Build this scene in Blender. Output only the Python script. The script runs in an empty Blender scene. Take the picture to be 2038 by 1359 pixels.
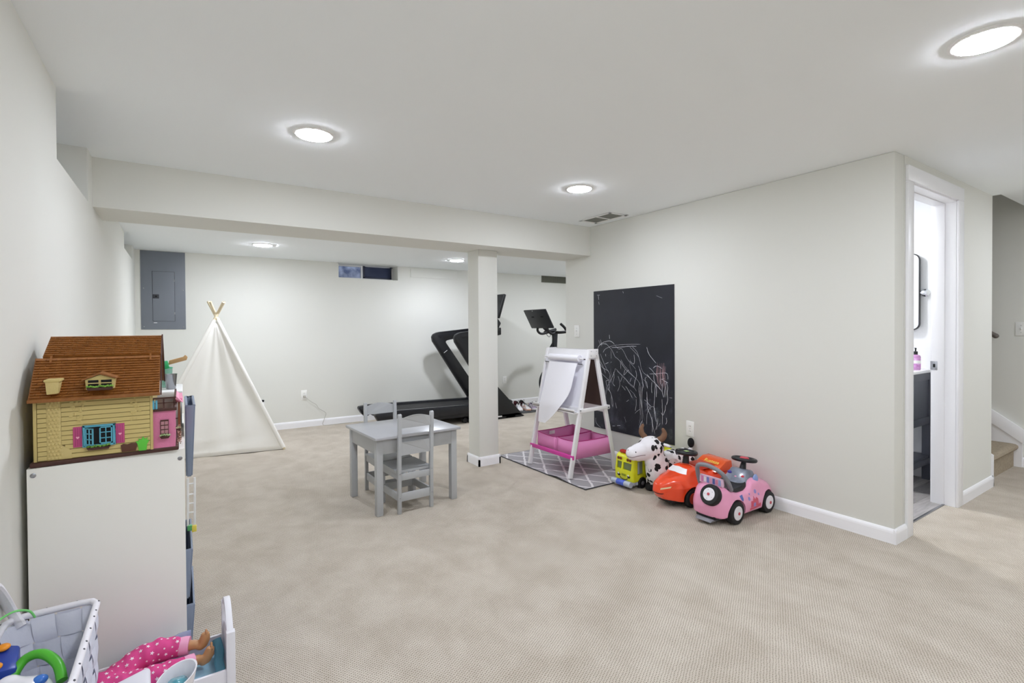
import bpy, bmesh, math, random
from mathutils import Vector, Matrix, noise
from mathutils.bvhtree import BVHTree
PI = math.pi
sc = bpy.context.scene
col = sc.collection
random.seed(7)
def R(a): return math.radians(a)

# ---------------------------------------------------------------- camera, world, exposure
cam = bpy.data.cameras.new('camera'); cam_o = bpy.data.objects.new('camera', cam); col.objects.link(cam_o)
_f, _yaw, _pitch, _roll, _cy = 993.555, R(33.5158), R(-.68191), R(-.37404), 663.624
_fw = Vector((math.sin(_yaw)*math.cos(_pitch), math.cos(_yaw)*math.cos(_pitch), math.sin(_pitch)))
_rt = Vector((math.cos(_yaw), -math.sin(_yaw), 0)); _up = _rt.cross(_fw)
_r = math.cos(_roll)*_rt + math.sin(_roll)*_up; _u = -math.sin(_roll)*_rt + math.cos(_roll)*_up
M = Matrix((_r, _u, -_fw)).transposed().to_4x4(); M.translation = Vector((0, 0, 1.22))
cam_o.matrix_world = M
cam.sensor_width = 36; cam.lens = _f*36/2038
cam.shift_y = -(679.5-_cy)/2038
cam.clip_start = .02; cam.clip_end = 60
sc.camera = cam_o
w = bpy.data.worlds.new('world'); sc.world = w; w.use_nodes = True
_n = w.node_tree.nodes; _l = w.node_tree.links
_bg = _n['Background']
_sky = _n.new('ShaderNodeTexSky'); _sky.sky_type = 'NISHITA'; _sky.sun_elevation = R(35); _sky.sun_rotation = R(200); _sky.sun_disc = False
_l.new(_sky.outputs[0], _bg.inputs['Color']); _bg.inputs['Strength'].default_value = .22
sc.view_settings.view_transform = 'Standard'; sc.view_settings.look = 'None'
sc.view_settings.gamma = 1; sc.view_settings.use_curve_mapping = False
sc.view_settings.exposure = 0.0
sc.cycles.max_bounces = 16; sc.cycles.diffuse_bounces = 10; sc.cycles.glossy_bounces = 4
sc.cycles.transmission_bounces = 6; sc.cycles.transparent_max_bounces = 12
sc.cycles.sample_clamp_indirect = 10
sc.cycles.use_denoising = True
LAMP = 204.0          # radiance of the ceiling lenses

# ---------------------------------------------------------------- materials
def lin(c):
    if isinstance(c, str):
        c = c.lstrip('#'); c = [int(c[i:i+2], 16)/255 for i in (0, 2, 4)]
    return tuple((v/12.92 if v <= .04045 else ((v+.055)/1.055)**2.4) for v in c) + (1,)
_mats = {}
def mat(name, color, rough=.5, metal=0, spec=.5, bump=0, bscale=200, var=0, vscale=8, color2=None, emit=0, alpha=1, trans=0, coat=0, stretch=None, sheen=0):
    if name in _mats: return _mats[name]
    m = bpy.data.materials.new(name); m.use_nodes = True
    nt = m.node_tree; N = nt.nodes; L = nt.links; b = N['Principled BSDF']
    c = lin(color)
    b.inputs['Base Color'].default_value = c
    b.inputs['Roughness'].default_value = rough; b.inputs['Metallic'].default_value = metal
    b.inputs['Specular IOR Level'].default_value = spec
    if coat: b.inputs['Coat Weight'].default_value = coat; b.inputs['Coat Roughness'].default_value = .08
    if trans: b.inputs['Transmission Weight'].default_value = trans
    if alpha < 1: b.inputs['Alpha'].default_value = alpha
    if sheen: b.inputs['Sheen Weight'].default_value = sheen
    if emit:
        b.inputs['Emission Color'].default_value = c; b.inputs['Emission Strength'].default_value = emit
    tc = N.new('ShaderNodeTexCoord'); mp = N.new('ShaderNodeMapping'); L.new(tc.outputs['Object'], mp.inputs[0])
    if stretch: mp.inputs['Scale'].default_value = stretch
    if var or color2:
        t = N.new('ShaderNodeTexNoise'); t.inputs['Scale'].default_value = vscale; t.inputs['Detail'].default_value = 4
        L.new(mp.outputs[0], t.inputs['Vector'])
        r = N.new('ShaderNodeValToRGB'); r.color_ramp.elements[0].position = .35; r.color_ramp.elements[1].position = .65
        c2 = lin(color2) if color2 else tuple(v*(1-var) for v in c[:3])+(1,)
        r.color_ramp.elements[0].color = c2; r.color_ramp.elements[1].color = c
        L.new(t.outputs['Fac'], r.inputs[0]); L.new(r.outputs[0], b.inputs['Base Color'])
    if bump:
        t = N.new('ShaderNodeTexNoise'); t.inputs['Scale'].default_value = bscale; t.inputs['Detail'].default_value = 3
        L.new(mp.outputs[0], t.inputs['Vector'])
        bp = N.new('ShaderNodeBump'); bp.inputs['Strength'].default_value = bump; bp.inputs['Distance'].default_value = .002
        L.new(t.outputs['Fac'], bp.inputs['Height']); L.new(bp.outputs[0], b.inputs['Normal'])
    _mats[name] = m; return m

WALL = mat('wall_paint', '#e1e1db', .85, spec=.2, bump=.08, bscale=350)
CEIL = mat('ceiling_paint', '#f4f8fa', .9, spec=.15, bump=.1, bscale=300)
TRIM = mat('trim_paint', '#f4f4f7', .35, spec=.4)
WHITE = mat('white_plastic', '#f0f0f0', .35)
BWALL = mat('bathroom_paint', '#e6e7ea', .6)
BLACK = mat('black_plastic', '#16171b', .38, bump=.05)
BLACKM = mat('black_metal', '#1b1c21', .32, spec=.5)
RUBBER = mat('rubber', '#141416', .6)
CHROME = mat('chrome', '#d8dade', .12, metal=1)
GREYW = mat('grey_painted_wood', '#b4b6b8', .42, spec=.4, var=.05, vscale=4)
SCREW = mat('screw_steel', '#a9abb0', .3, metal=1)
DARK = mat('dark_hollow', '#0c0c0e', .8)

def carpet_mat():
    m = bpy.data.materials.new('carpet'); m.use_nodes = True
    nt = m.node_tree; N = nt.nodes; L = nt.links; b = N['Principled BSDF']
    b.inputs['Roughness'].default_value = .95; b.inputs['Specular IOR Level'].default_value = .1
    tc = N.new('ShaderNodeTexCoord')
    nz = N.new('ShaderNodeTexNoise'); nz.inputs['Scale'].default_value = 45; nz.inputs['Detail'].default_value = 2
    L.new(tc.outputs['Object'], nz.inputs['Vector'])
    vm = N.new('ShaderNodeVectorMath'); vm.operation = 'MULTIPLY_ADD'; vm.inputs[1].default_value = (.007,)*3
    L.new(nz.outputs['Color'], vm.inputs[0]); L.new(tc.outputs['Object'], vm.inputs[2])
    mp = N.new('ShaderNodeMapping'); mp.inputs['Rotation'].default_value = (0, 0, R(12)); L.new(vm.outputs[0], mp.inputs[0])
    sx = N.new('ShaderNodeSeparateXYZ'); L.new(mp.outputs[0], sx.inputs[0])
    def mth(op, a, bb=None):
        q = N.new('ShaderNodeMath'); q.operation = op
        for i, v in enumerate((a, bb)):
            if v is None: continue
            if isinstance(v, (int, float)): q.inputs[i].default_value = v
            else: L.new(v, q.inputs[i])
        return q.outputs[0]
    # brick lattice of loops: rows along y, every other row shifted
    sa = mth('SINE', mth('MULTIPLY', mth('ADD', sx.outputs[0], sx.outputs[1]), 480))
    sb = mth('SINE', mth('MULTIPLY', mth('SUBTRACT', sx.outputs[0], mth('MULTIPLY', sx.outputs[1], 1.15)), 430))
    lat = mth('MULTIPLY', mth('ADD', mth('ADD', sa, sb), 2.0), .25)
    dots = mth('POWER', lat, 3.2)
    n2 = N.new('ShaderNodeTexNoise'); n2.inputs['Scale'].default_value = 260; n2.inputs['Detail'].default_value = 2; L.new(tc.outputs['Object'], n2.inputs['Vector'])
    # brushed pile patches
    n3 = N.new('ShaderNodeTexNoise'); n3.inputs['Scale'].default_value = 4.2; n3.inputs['Detail'].default_value = 5; n3.inputs['Roughness'].default_value = .62; n3.inputs['Distortion'].default_value = .25
    mp3 = N.new('ShaderNodeMapping'); mp3.inputs['Rotation'].default_value = (0, 0, R(-25)); mp3.inputs['Scale'].default_value = (1.25, 1, 1); L.new(tc.outputs['Object'], mp3.inputs[0]); L.new(mp3.outputs[0], n3.inputs['Vector'])
    rp = N.new('ShaderNodeValToRGB'); e = rp.color_ramp.elements
    e[0].position = .36; e[0].color = lin('#c4baac'); e[1].position = .64; e[1].color = lin('#d3cabd')
    L.new(n3.outputs['Fac'], rp.inputs[0])
    mx = N.new('ShaderNodeMix'); mx.data_type = 'RGBA'; mx.blend_type = 'MULTIPLY'; mx.inputs['Factor'].default_value = 1
    L.new(rp.outputs[0], mx.inputs[6])
    rp2 = N.new('ShaderNodeValToRGB'); e = rp2.color_ramp.elements
    e[0].position = .12; e[0].color = (1, 1, 1, 1); e[1].position = .95; e[1].color = (.34, .30, .26, 1)
    L.new(dots, rp2.inputs[0]); L.new(rp2.outputs[0], mx.inputs[7])
    mx2 = N.new('ShaderNodeMix'); mx2.data_type = 'RGBA'; mx2.blend_type = 'MULTIPLY'; mx2.inputs['Factor'].default_value = 1
    rp4 = N.new('ShaderNodeValToRGB'); e = rp4.color_ramp.elements; e[0].position = .3; e[0].color = (.78, .78, .78, 1); e[1].position = .6; e[1].color = (1, 1, 1, 1)
    L.new(n2.outputs['Fac'], rp4.inputs[0]); L.new(mx.outputs[2], mx2.inputs[6]); L.new(rp4.outputs[0], mx2.inputs[7])
    L.new(mx2.outputs[2], b.inputs['Base Color'])
    bp = N.new('ShaderNodeBump'); bp.inputs['Strength'].default_value = .5; bp.inputs['Distance'].default_value = .003; bp.invert = True
    L.new(mth('ADD', dots, n2.outputs['Fac']), bp.inputs['Height']); L.new(bp.outputs[0], b.inputs['Normal'])
    return m
CARPET = carpet_mat()

# ---------------------------------------------------------------- mesh builder
class MB:
    def __init__(s): s.v = []; s.f = []
    def add(s, vs, fs, T=None):
        o = len(s.v)
        for p in vs:
            p = Vector(p)
            s.v.append(T @ p if T is not None else p)
        s.f += [tuple(o+i for i in f) for f in fs]
        return s
    def box(s, x0, x1, y0, y1, z0, z1, T=None):
        return s.add([(x0,y0,z0),(x1,y0,z0),(x1,y1,z0),(x0,y1,z0),(x0,y0,z1),(x1,y0,z1),(x1,y1,z1),(x0,y1,z1)],
                     [(3,2,1,0),(4,5,6,7),(0,1,5,4),(1,2,6,5),(2,3,7,6),(3,0,4,7)], T)
    def cbox(s, c, d, T=None):
        return s.box(c[0]-d[0]/2, c[0]+d[0]/2, c[1]-d[1]/2, c[1]+d[1]/2, c[2]-d[2]/2, c[2]+d[2]/2, T)
    def beam(s, a, b, wx, wy, up=(0,0,1)):
        """box bar from a to b, wx across, wy along the up-ish direction"""
        a = Vector(a); b = Vector(b); d = (b-a).normalized(); u = Vector(up)
        x = d.cross(u)
        if x.length < 1e-4: x = d.cross(Vector((0,1,0)))
        x.normalize(); y = x.cross(d)
        vs = []
        for p in (a, b):
            for i, j in ((-1,-1),(1,-1),(1,1),(-1,1)): vs.append(p + x*wx/2*i + y*wy/2*j)
        return s.add(vs, [(3,2,1,0),(4,5,6,7),(0,1,5,4),(1,2,6,5),(2,3,7,6),(3,0,4,7)])
    def frame(s, d):
        d = Vector(d).normalized(); a = Vector((0,0,1)) if abs(d.z) < .9 else Vector((1,0,0))
        x = d.cross(a).normalized(); return x, d.cross(x).normalized()
    def tube(s, pts, r, n=10, cap=True, closed=False, flat=1):
        pts = [Vector(p) for p in pts]; m = len(pts); rs = r if isinstance(r, (list, tuple)) else [r]*m
        o = len(s.v); px = None
        for i, p in enumerate(pts):
            if closed: d = pts[(i+1) % m]-pts[i-1]
            else: d = pts[min(i+1, m-1)]-pts[max(i-1, 0)]
            d.normalize()
            if px is None: x, y = s.frame(d)
            else:
                x = px - d*px.dot(d); x.normalize(); y = d.cross(x)
            px = x
            for k in range(n):
                a = 2*PI*k/n; s.v.append(p + x*math.cos(a)*rs[i] + y*math.sin(a)*rs[i]*flat)
        for i in range(m if closed else m-1):
            j = (i+1) % m
            for k in range(n):
                k2 = (k+1) % n; s.f.append((o+i*n+k, o+i*n+k2, o+j*n+k2, o+j*n+k))
        if cap and not closed:
            s.f.append(tuple(o+k for k in reversed(range(n)))); s.f.append(tuple(o+(m-1)*n+k for k in range(n)))
        return s
    def cyl(s, a, b, r0, r1=None, n=20): return s.tube([a, b], [r0, r0 if r1 is None else r1], n)
    def lathe(s, prof, n=24, T=None):
        """prof: (radius, height) pairs turned round z; a zero radius at an end closes it"""
        o = len(s.v); m = len(prof)
        for r, z in prof:
            for k in range(n):
                a = 2*PI*k/n; p = Vector((r*math.cos(a), r*math.sin(a), z)); s.v.append(T @ p if T is not None else p)
        for i in range(m-1):
            for k in range(n):
                k2 = (k+1) % n; s.f.append((o+i*n+k, o+i*n+k2, o+(i+1)*n+k2, o+(i+1)*n+k))
        if prof[0][0] > 1e-6: s.f.append(tuple(o+k for k in reversed(range(n))))
        if prof[-1][0] > 1e-6: s.f.append(tuple(o+(m-1)*n+k for k in range(n)))
        return s
    def ell(s, c, r, nu=16, nv=10, T=None):
        vs = []; fs = []
        for j in range(1, nv):
            t = PI*j/nv
            for i in range(nu):
                a = 2*PI*i/nu; vs.append((c[0]+r[0]*math.sin(t)*math.cos(a), c[1]+r[1]*math.sin(t)*math.sin(a), c[2]+r[2]*math.cos(t)))
        vs += [(c[0], c[1], c[2]+r[2]), (c[0], c[1], c[2]-r[2])]; tp = len(vs)-2; bt = tp+1
        for j in range(nv-2):
            for i in range(nu):
                i2 = (i+1) % nu; fs.append((j*nu+i, (j+1)*nu+i, (j+1)*nu+i2, j*nu+i2))
        for i in range(nu):
            i2 = (i+1) % nu; fs.append((tp, i, i2)); fs.append((bt, (nv-2)*nu+i2, (nv-2)*nu+i))
        return s.add(vs, fs, T)
    def prism(s, poly, ax, lo, hi):
        """poly in the plane normal to axis ax ('x': (y,z), 'y': (x,z), 'z': (x,y)), extruded lo..hi"""
        def P(p, t): return {'x': (t, p[0], p[1]), 'y': (p[0], t, p[1]), 'z': (p[0], p[1], t)}[ax]
        n = len(poly); vs = [P(p, lo) for p in poly]+[P(p, hi) for p in poly]
        fs = [tuple(range(n)), tuple(reversed(range(n, 2*n)))]+[(i, i+n, (i+1) % n+n, (i+1) % n) for i in range(n)]
        return s.add(vs, fs)
    def mesh(s, name, smooth=False):
        me = bpy.data.meshes.new(name); me.from_pydata([tuple(p) for p in s.v], [], s.f)
        bm = bmesh.new(); bm.from_mesh(me)
        bmesh.ops.remove_doubles(bm, verts=bm.verts, dist=1e-6)
        bmesh.ops.recalc_face_normals(bm, faces=bm.faces); bm.to_mesh(me); bm.free()
        return me
    def build(s, name, material, parent=None, bevel=0, seg=2, smooth=False, kind=None, label=None, local=False):
        me = s.mesh(name)
        return link_mesh(name, me, material, parent, bevel, seg, smooth, kind, label, local)
_root = {}
def link_mesh(name, me, material, parent=None, bevel=0, seg=2, smooth=False, kind=None, label=None, local=False):
    if bevel:
        bm = bmesh.new(); bm.from_mesh(me)
        ed = [e for e in bm.edges if len(e.link_faces) == 2 and e.calc_face_angle(0) > .5]
        bmesh.ops.bevel(bm, geom=ed, offset=bevel, segments=seg, affect='EDGES', profile=.5, clamp_overlap=True)
        bm.to_mesh(me); bm.free(); smooth = True
    o = bpy.data.objects.new(name, me)
    if isinstance(material, (list, tuple)):
        for m in material: me.materials.append(m)
    else: me.materials.append(material)
    if parent is not None:
        r = parent
        while r.parent: r = r.parent
        if r.name in _root and not local: me.transform(_root[r.name].inverted())
        o.parent = parent
    col.objects.link(o)
    if smooth:
        me.polygons.foreach_set('use_smooth', [True]*len(me.polygons))
        bm = bmesh.new(); bm.from_mesh(me)
        for e in bm.edges:
            if len(e.link_faces) == 2 and e.calc_face_angle(0) > R(38): e.smooth = False
        bm.to_mesh(me); bm.free()
    if kind: o['kind'] = kind
    if label: o['label'] = label
    return o
def thing(name, label, cat, loc=(0,0,0), rz=0, group=None):
    """an Empty at the thing's base; parts given in room coordinates are brought into its frame"""
    o = bpy.data.objects.new(name, None); col.objects.link(o); o.empty_display_size = .05
    o.location = loc; o.rotation_euler = (0, 0, rz); o['label'] = label; o['category'] = cat
    if group: o['group'] = group
    _root[o.name] = Matrix.Translation(loc) @ Matrix.Rotation(rz, 4, 'Z')
    return o
def tag(o, label, cat, group=None):
    o['label'] = label; o['category'] = cat
    if group: o['group'] = group
    return o
def struct(mb, name, material, bevel=0, parent=None):
    o = mb.build(name, material, parent, bevel); o['kind'] = 'structure' if parent is None else o.get('kind', 'structure')
    if parent is not None: del o['kind']
    return o
def dup(root, loc, rz=0, label=None):
    r = root.copy(); col.objects.link(r); r.location = loc; r.rotation_euler = (0, 0, rz)
    if label: r['label'] = label
    for ch in list(root.children):
        c = ch.copy(); col.objects.link(c); c.parent = r
        for g in ch.children:
            d = g.copy(); col.objects.link(d); d.parent = c
    return r
def remesh(mb, voxel=.006, smooth=6, warp=None, cut=None):
    """one continuous skin over everything in mb; warp moves vertices, cut is a list of MB to subtract"""
    me = mb.mesh('tmp'); o = bpy.data.objects.new('tmp', me); col.objects.link(o)
    m = o.modifiers.new('r', 'REMESH'); m.mode = 'VOXEL'; m.voxel_size = voxel
    if smooth:
        m = o.modifiers.new('s', 'SMOOTH'); m.factor = .5; m.iterations = smooth
    cutters = []
    for c in cut or []:
        co = bpy.data.objects.new('cut', c.mesh('cut')); col.objects.link(co); co.hide_render = True; cutters.append(co)
        m = o.modifiers.new('b', 'BOOLEAN'); m.operation = 'DIFFERENCE'; m.object = co; m.solver = 'EXACT'
    dg = bpy.context.evaluated_depsgraph_get()
    out = bpy.data.meshes.new_from_object(o.evaluated_get(dg))
    if warp:
        for v in out.vertices: v.co = warp(v.co)
    for q in [o]+cutters: bpy.data.objects.remove(q)
    return out
def text_obj(name, s, size, material, T, parent=None, depth=.0006, bold=0):
    cu = bpy.data.curves.new(name, 'FONT'); cu.body = s; cu.size = size; cu.extrude = depth; cu.align_x = 'CENTER'; cu.align_y = 'CENTER'; cu.offset = bold
    o = bpy.data.objects.new('tmp', cu); col.objects.link(o)
    dg = bpy.context.evaluated_depsgraph_get(); me = bpy.data.meshes.new_from_object(o.evaluated_get(dg))
    bpy.data.objects.remove(o); me.transform(T); me.name = name; me.materials.clear()
    return link_mesh(name, me, material, parent)
def arc(c, r, a0, a1, n, plane='xz', y=0):
    out = []
    for i in range(n+1):
        a = R(a0+(a1-a0)*i/n); out.append((c[0]+r*math.cos(a), c[1]+r*math.sin(a)))
    return out

# ---------------------------------------------------------------- room
ZC = 2.183; ZB = 2.072; XL = -.403; XR = 3.301; YB = 6.596; YD = 1.137; XS = 5.98; YF = -3.5
fl = struct(MB().box(XL-.3, 6.1, YF-.1, 1.2, -.1, 0).box(XL-.3, 3.43, 1.2, YB+.3, -.1, 0).box(3.43, 6.1, 3.85, YB+.3, -.1, 0).box(5.08, 6.1, 1.2, 3.85, -.1, 0), 'floor', CARPET)
m = MB()
m.box(XL-.28, XR+.13, YF-.1, 3.62, ZC, ZC+.12).box(XR+.13, 4.95, YF-.1, 1.267, ZC, ZC+.12).box(4.95, 5.08, YF-.1, 1.267, ZC, ZC+.12).box(5.08, 6.1, YF-.1, 1.09, ZC, ZC+.12)
struct(m, 'ceiling', CEIL)
struct(MB().box(XL-.28, 6.1, 4.03, YB+.28, ZB, ZB+.12), 'ceiling', CEIL)
struct(MB().box(XL, XR, 3.603, 3.605, 1.907, ZC).box(XL, 6.1, 3.605, 4.03, 1.907, 2.25), 'trim_1', WALL)          # boxed-in beam
m = MB()
m.box(-.68, XL, YF, 2.647, 0, ZC).box(-.68, XL, 2.647, 3.44, 0, 1.90).box(-.68, XL, 3.44, 5.45, 0, 2.25)
m.box(-.68, XL, 5.45, 6.27, 0, 1.93).box(-.68, XL, 6.27, YB+.28, 0, 2.2)
struct(m, 'wall_left', WALL)
m = MB()
m.box(XL, 1.697, YB, YB+.26, 0, ZB).box(2.491, 6.1, YB, YB+.26, 0, ZB).box(1.697, 2.491, YB, YB+.26, 0, 1.878)
struct(m, 'wall_back', WALL)
struct(MB().box(XR, 3.43, YD, 3.98, 0, ZC), 'wall_right', WALL, bevel=.006)
struct(MB().box(3.43, 6.1, 3.85, 3.98, 0, 4.2), 'wall_alcove', WALL)
m = MB()
m.box(3.43, 3.51, YD, 1.267, 0, ZC).box(4.31, 5.08, YD, 1.267, 0, ZC).box(3.51, 4.31, YD, 1.267, 2.055, ZC)
struct(m, 'wall_doorway', WALL)
struct(MB().box(4.95, 5.08, 1.267, 3.85, 0, 4.2).box(5.07, 5.08, 1.09, 1.267, 2.303, 4.2), 'wall_stairs_left', WALL)
struct(MB().box(XS, 6.1, YF, YB, 0, 4.2).box(5.08, XS, .97, 1.09, 2.303, 4.2), 'wall_stairs_right', WALL)
struct(MB().box(XL, XS, YF-.1, YF, 0, ZC), 'wall_front', WALL)
struct(MB().box(5.0, 6.1, .97, 3.98, 4.2, 4.3), 'ceiling', CEIL)
cl = struct(MB().box(2.175, 2.371, 3.813, 4.006, 0, 1.907), 'column', WALL, bevel=.004)

def base_profile(mb, a, b, nrm, h=.082, t=.014):
    """skirting along a-b, sticking out towards nrm, with a rounded top edge"""
    a = Vector((*a, 0)); b = Vector((*b, 0)); n = Vector((*nrm, 0)); prof = [(0, 0), (t, 0), (t, h-.022), (t*.85, h-.012), (t*.5, h-.003), (t*.2, h), (0, h)]
    k = len(prof); vs = [a+n*p+Vector((0,0,q)) for p, q in prof]+[b+n*p+Vector((0,0,q)) for p, q in prof]
    mb.add(vs, [tuple(range(k)), tuple(reversed(range(k, 2*k)))]+[(i, (i+1) % k, (i+1) % k+k, i+k) for i in range(k)])
    return mb
struct(base_profile(base_profile(MB(), (XL, YF), (XL, YB), (1, 0)), (XL, YF), (XS, YF), (0, 1)), 'baseboard_left', TRIM)
struct(base_profile(MB(), (XL, YB), (XS, YB), (0, -1)), 'baseboard_back', TRIM)
struct(base_profile(base_profile(MB(), (XR, YD-.014), (XR, 3.994), (-1, 0)), (XR-.014, 3.98), (5.9, 3.98), (0, 1)), 'baseboard_right', TRIM)
m = base_profile(MB(), (XR-.014, YD), (3.445, YD), (0, -1)); base_profile(m, (4.385, YD), (5.094, YD), (0, -1)); base_profile(m, (5.08, YD-.014), (5.08, 1.165), (1, 0))
struct(m, 'baseboard_doorway', TRIM)
m = MB()
x0, x1, y0, y1 = 2.175, 2.371, 3.813, 4.006
base_profile(m, (x0-.014, y0), (x1+.014, y0), (0, -1)); base_profile(m, (x0-.014, y1), (x1+.014, y1), (0, 1)); base_profile(m, (x0, y0-.014), (x0, y1+.014), (-1, 0)); base_profile(m, (x1, y0-.014), (x1, y1+.014), (1, 0))
struct(m, 'baseboard_column', TRIM)
struct(base_profile(MB(), (XS, YF), (XS, 1.14), (-1, 0)), 'baseboard_stairs', TRIM)

# door casing and jamb
d = struct(MB().box(3.445, 4.388, YD-.016, YD, 2.043, 2.13), 'door_1', TRIM, bevel=.003)
for a_, b_ in ((3.445, 3.525), (4.293, 4.388)): MB().box(a_, b_, YD-.016, YD, 0, 2.0425).build('casing', TRIM, d, bevel=.003)
MB().box(3.51, 3.53, YD, 1.267, 0, 2.05).box(4.292, 4.31, YD, 1.27, 0, 2.05).box(3.53, 4.292, YD, 1.267, 2.035, 2.055).build('jamb', TRIM, d)
for q in ((4.286, 4.292, 0, 2.035), (3.53, 3.536, 0, 2.035), (3.536, 4.286, 2.029, 2.035)): MB().box(q[0], q[1], 1.195, 1.262, q[2], q[3]).build('door_stop', TRIM, d, bevel=.001)
sp = MB().box(4.2845, 4.286, 1.232, 1.268, .912, .972).box(4.2845, 4.3, 1.268, 1.2705, .912, .972).build('strike_plate', SCREW, d, bevel=.0008)
MB().box(4.2838, 4.2846, 1.243, 1.256, .93, .953).build('latch_hole', DARK, sp)
for z in (.92, .964): MB().cyl((4.2838, 1.25, z), (4.2846, 1.25, z), .003, n=10).build('screw', CHROME, sp)

# bathroom beyond the doorway
VIN = [mat('vinyl_%d' % i, c, .45, var=.25, vscale=5, stretch=(1.5, 14, 1)) for i, c in enumerate(('#8d8a8b', '#a39f9e', '#77757a', '#b3afae'))]
bf = struct(MB().box(3.43, 4.95, 1.2, 3.0, -.1, -.004), 'floor', mat('vinyl_gap', '#3b3a3d', .6))
k = 0
for j in range(15):
    y0 = 1.2+j*.12; off = random.random()*.9
    xs = [3.43] + [x for x in (3.43+off-.0, 3.43+off+.9) if 3.5 < x < 4.9] + [4.95]
    for a, b in zip(xs, xs[1:]):
        MB().box(a+.0008, b-.0008, y0+.0008, min(y0+.1192, 3.0), -.004, .001).build('plank', VIN[(k*7+j) % 4], bf); k += 1
struct(MB().box(3.53, 4.292, 1.192, 1.206, -.002, .006), 'trim_2', SCREW, bevel=.002)
struct(MB().box(3.43, 4.95, 3.0, 3.1, 0, 2.3), 'wall_bathroom', BWALL)
struct(MB().box(4.945, 4.95, 1.267, 3.0, 0, 2.3), 'wall_bathroom', BWALL)
struct(MB().box(3.43, 3.435, 1.267, 3.0, 0, 2.3), 'wall_bathroom', BWALL)
struct(MB().box(3.43, 4.95, 1.267, 3.1, 2.3, 2.4), 'ceiling', CEIL)
struct(base_profile(MB(), (4.945, 1.267), (4.945, 3.0), (-1, 0)), 'baseboard_bathroom', TRIM)

# windows: two wells in the left wall, one in the back wall
def pane_mat():
    m = bpy.data.materials.new('window_glass'); m.use_nodes = True; N = m.node_tree.nodes; L = m.node_tree.links
    N.remove(N['Principled BSDF']); t = N.new('ShaderNodeBsdfTransparent'); g = N.new('ShaderNodeBsdfGlossy'); g.inputs['Roughness'].default_value = .03
    f = N.new('ShaderNodeFresnel'); mx = N.new('ShaderNodeMixShader'); L.new(f.outputs[0], mx.inputs[0]); L.new(t.outputs[0], mx.inputs[1]); L.new(g.outputs[0], mx.inputs[2]); L.new(mx.outputs[0], N['Material Output'].inputs[0])
    return m
GLASS = pane_mat()
def side_window(name, y0, y1, z0, z1):
    f = struct(MB().box(-.66, -.63, y0, y1, z0, z0+.025).box(-.66, -.63, y0, y1, z1-.025, z1).box(-.66, -.63, y0, y0+.03, z0, z1).box(-.66, -.63, y1-.03, y1, z0, z1).box(-.66, -.63, (y0+y1)/2-.015, (y0+y1)/2+.015, z0, z1), name, TRIM)
    MB().box(-.648, -.645, y0+.02, y1-.02, z0+.02, z1-.02).build('pane', GLASS, f)
side_window('window_1', 2.647, 3.44, 1.90, ZC)
side_window('window_2', 5.45, 6.27, 1.93, ZB)
f = struct(MB().box(1.697, 2.491, 6.80, 6.835, 1.878, 1.905).box(1.697, 1.72, 6.80, 6.835, 1.9, ZB).box(2.47, 2.491, 6.80, 6.835, 1.9, ZB).box(2.045, 2.07, 6.795, 6.835, 1.9, ZB).box(1.697, 2.491, 6.80, 6.835, 2.055, ZB), 'window_3', TRIM)
MB().box(2.072, 2.47, 6.785, 6.80, 1.905, 1.92).box(2.072, 2.095, 6.785, 6.80, 1.905, 2.07).box(2.452, 2.47, 6.785, 6.80, 1.905, 2.07).build('sash', mat('dark_sash', '#2a2f44', .5), f)
MB().box(2.095, 2.452, 6.786, 6.7865, 1.92, 2.06).build('insect_screen', mat('screen_navy', '#20294a', .7, alpha=.7), f)
MB().box(1.715, 2.05, 6.815, 6.818, 1.9, 2.06).box(2.09, 2.455, 6.79, 6.793, 1.915, 2.06).build('pane', GLASS, f)
WELL = mat('galvanised_well', '#c3cbdc', .5, color2='#5a6a8c', vscale=9)
m = MB(); pts = [(2.09+.62*math.cos(R(a)), 6.86+.5*math.sin(R(a))) for a in range(0, 181, 10)]
vs = []; fs = []
for i, (x, y) in enumerate(pts):
    for j in range(9): r = 1+.02*math.cos(j*PI); vs.append((2.09+(x-2.09)*r, 6.86+(y-6.86)*r, 1.6+j*.09))
for i in range(len(pts)-1):
    for j in range(8): fs.append((i*9+j, (i+1)*9+j, (i+1)*9+j+1, i*9+j+1))
m.add(vs, fs).build('window_well', WELL, f, smooth=True)

# stairs
ST = mat('stair_carpet', '#aea08b', .95, var=.2, vscale=60, bump=.5, bscale=500)
stairs = struct(MB().box(5.094, 5.95, 1.45, 3.85, -.02, .15), 'stairs_base', ST)
for i in range(10):
    y = 1.19+i*.26; z0 = i*.19
    st = MB(); nose = [(y, z0), (y, z0+.135), (y-.02, z0+.148), (y-.03, z0+.165), (y-.027, z0+.182), (y-.012, z0+.192), (y+.02, z0+.195), (y+.27, z0+.195), (y+.27, z0)]
    st.prism(nose, 'x', 5.1, 5.952).build('step', ST, stairs, smooth=True)
sk = []
for yy, zt in ((1.14, .082), (1.14, .335), (3.8, 2.30), (3.8, 2.0), (1.3, .0), (1.14, .0)): sk.append((yy, zt))
struct(MB().prism([(1.14, 0), (1.14, .325), (3.8, 2.27), (3.8, 1.6), (1.5, 0)], 'x', 5.955, XS), 'trim_3', TRIM)
struct(MB().prism([(1.125, .20), (1.125, .325), (3.8, 2.28), (3.8, 2.155)], 'x', 5.945, 5.956), 'trim_4', TRIM, bevel=.003)
struct(MB().prism([(1.125, 0), (1.125, .235), (1.18, .275), (3.8, 2.2), (3.8, 1.6), (1.5, 0)], 'x', 5.08, 5.094), 'trim_5', TRIM)
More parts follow.
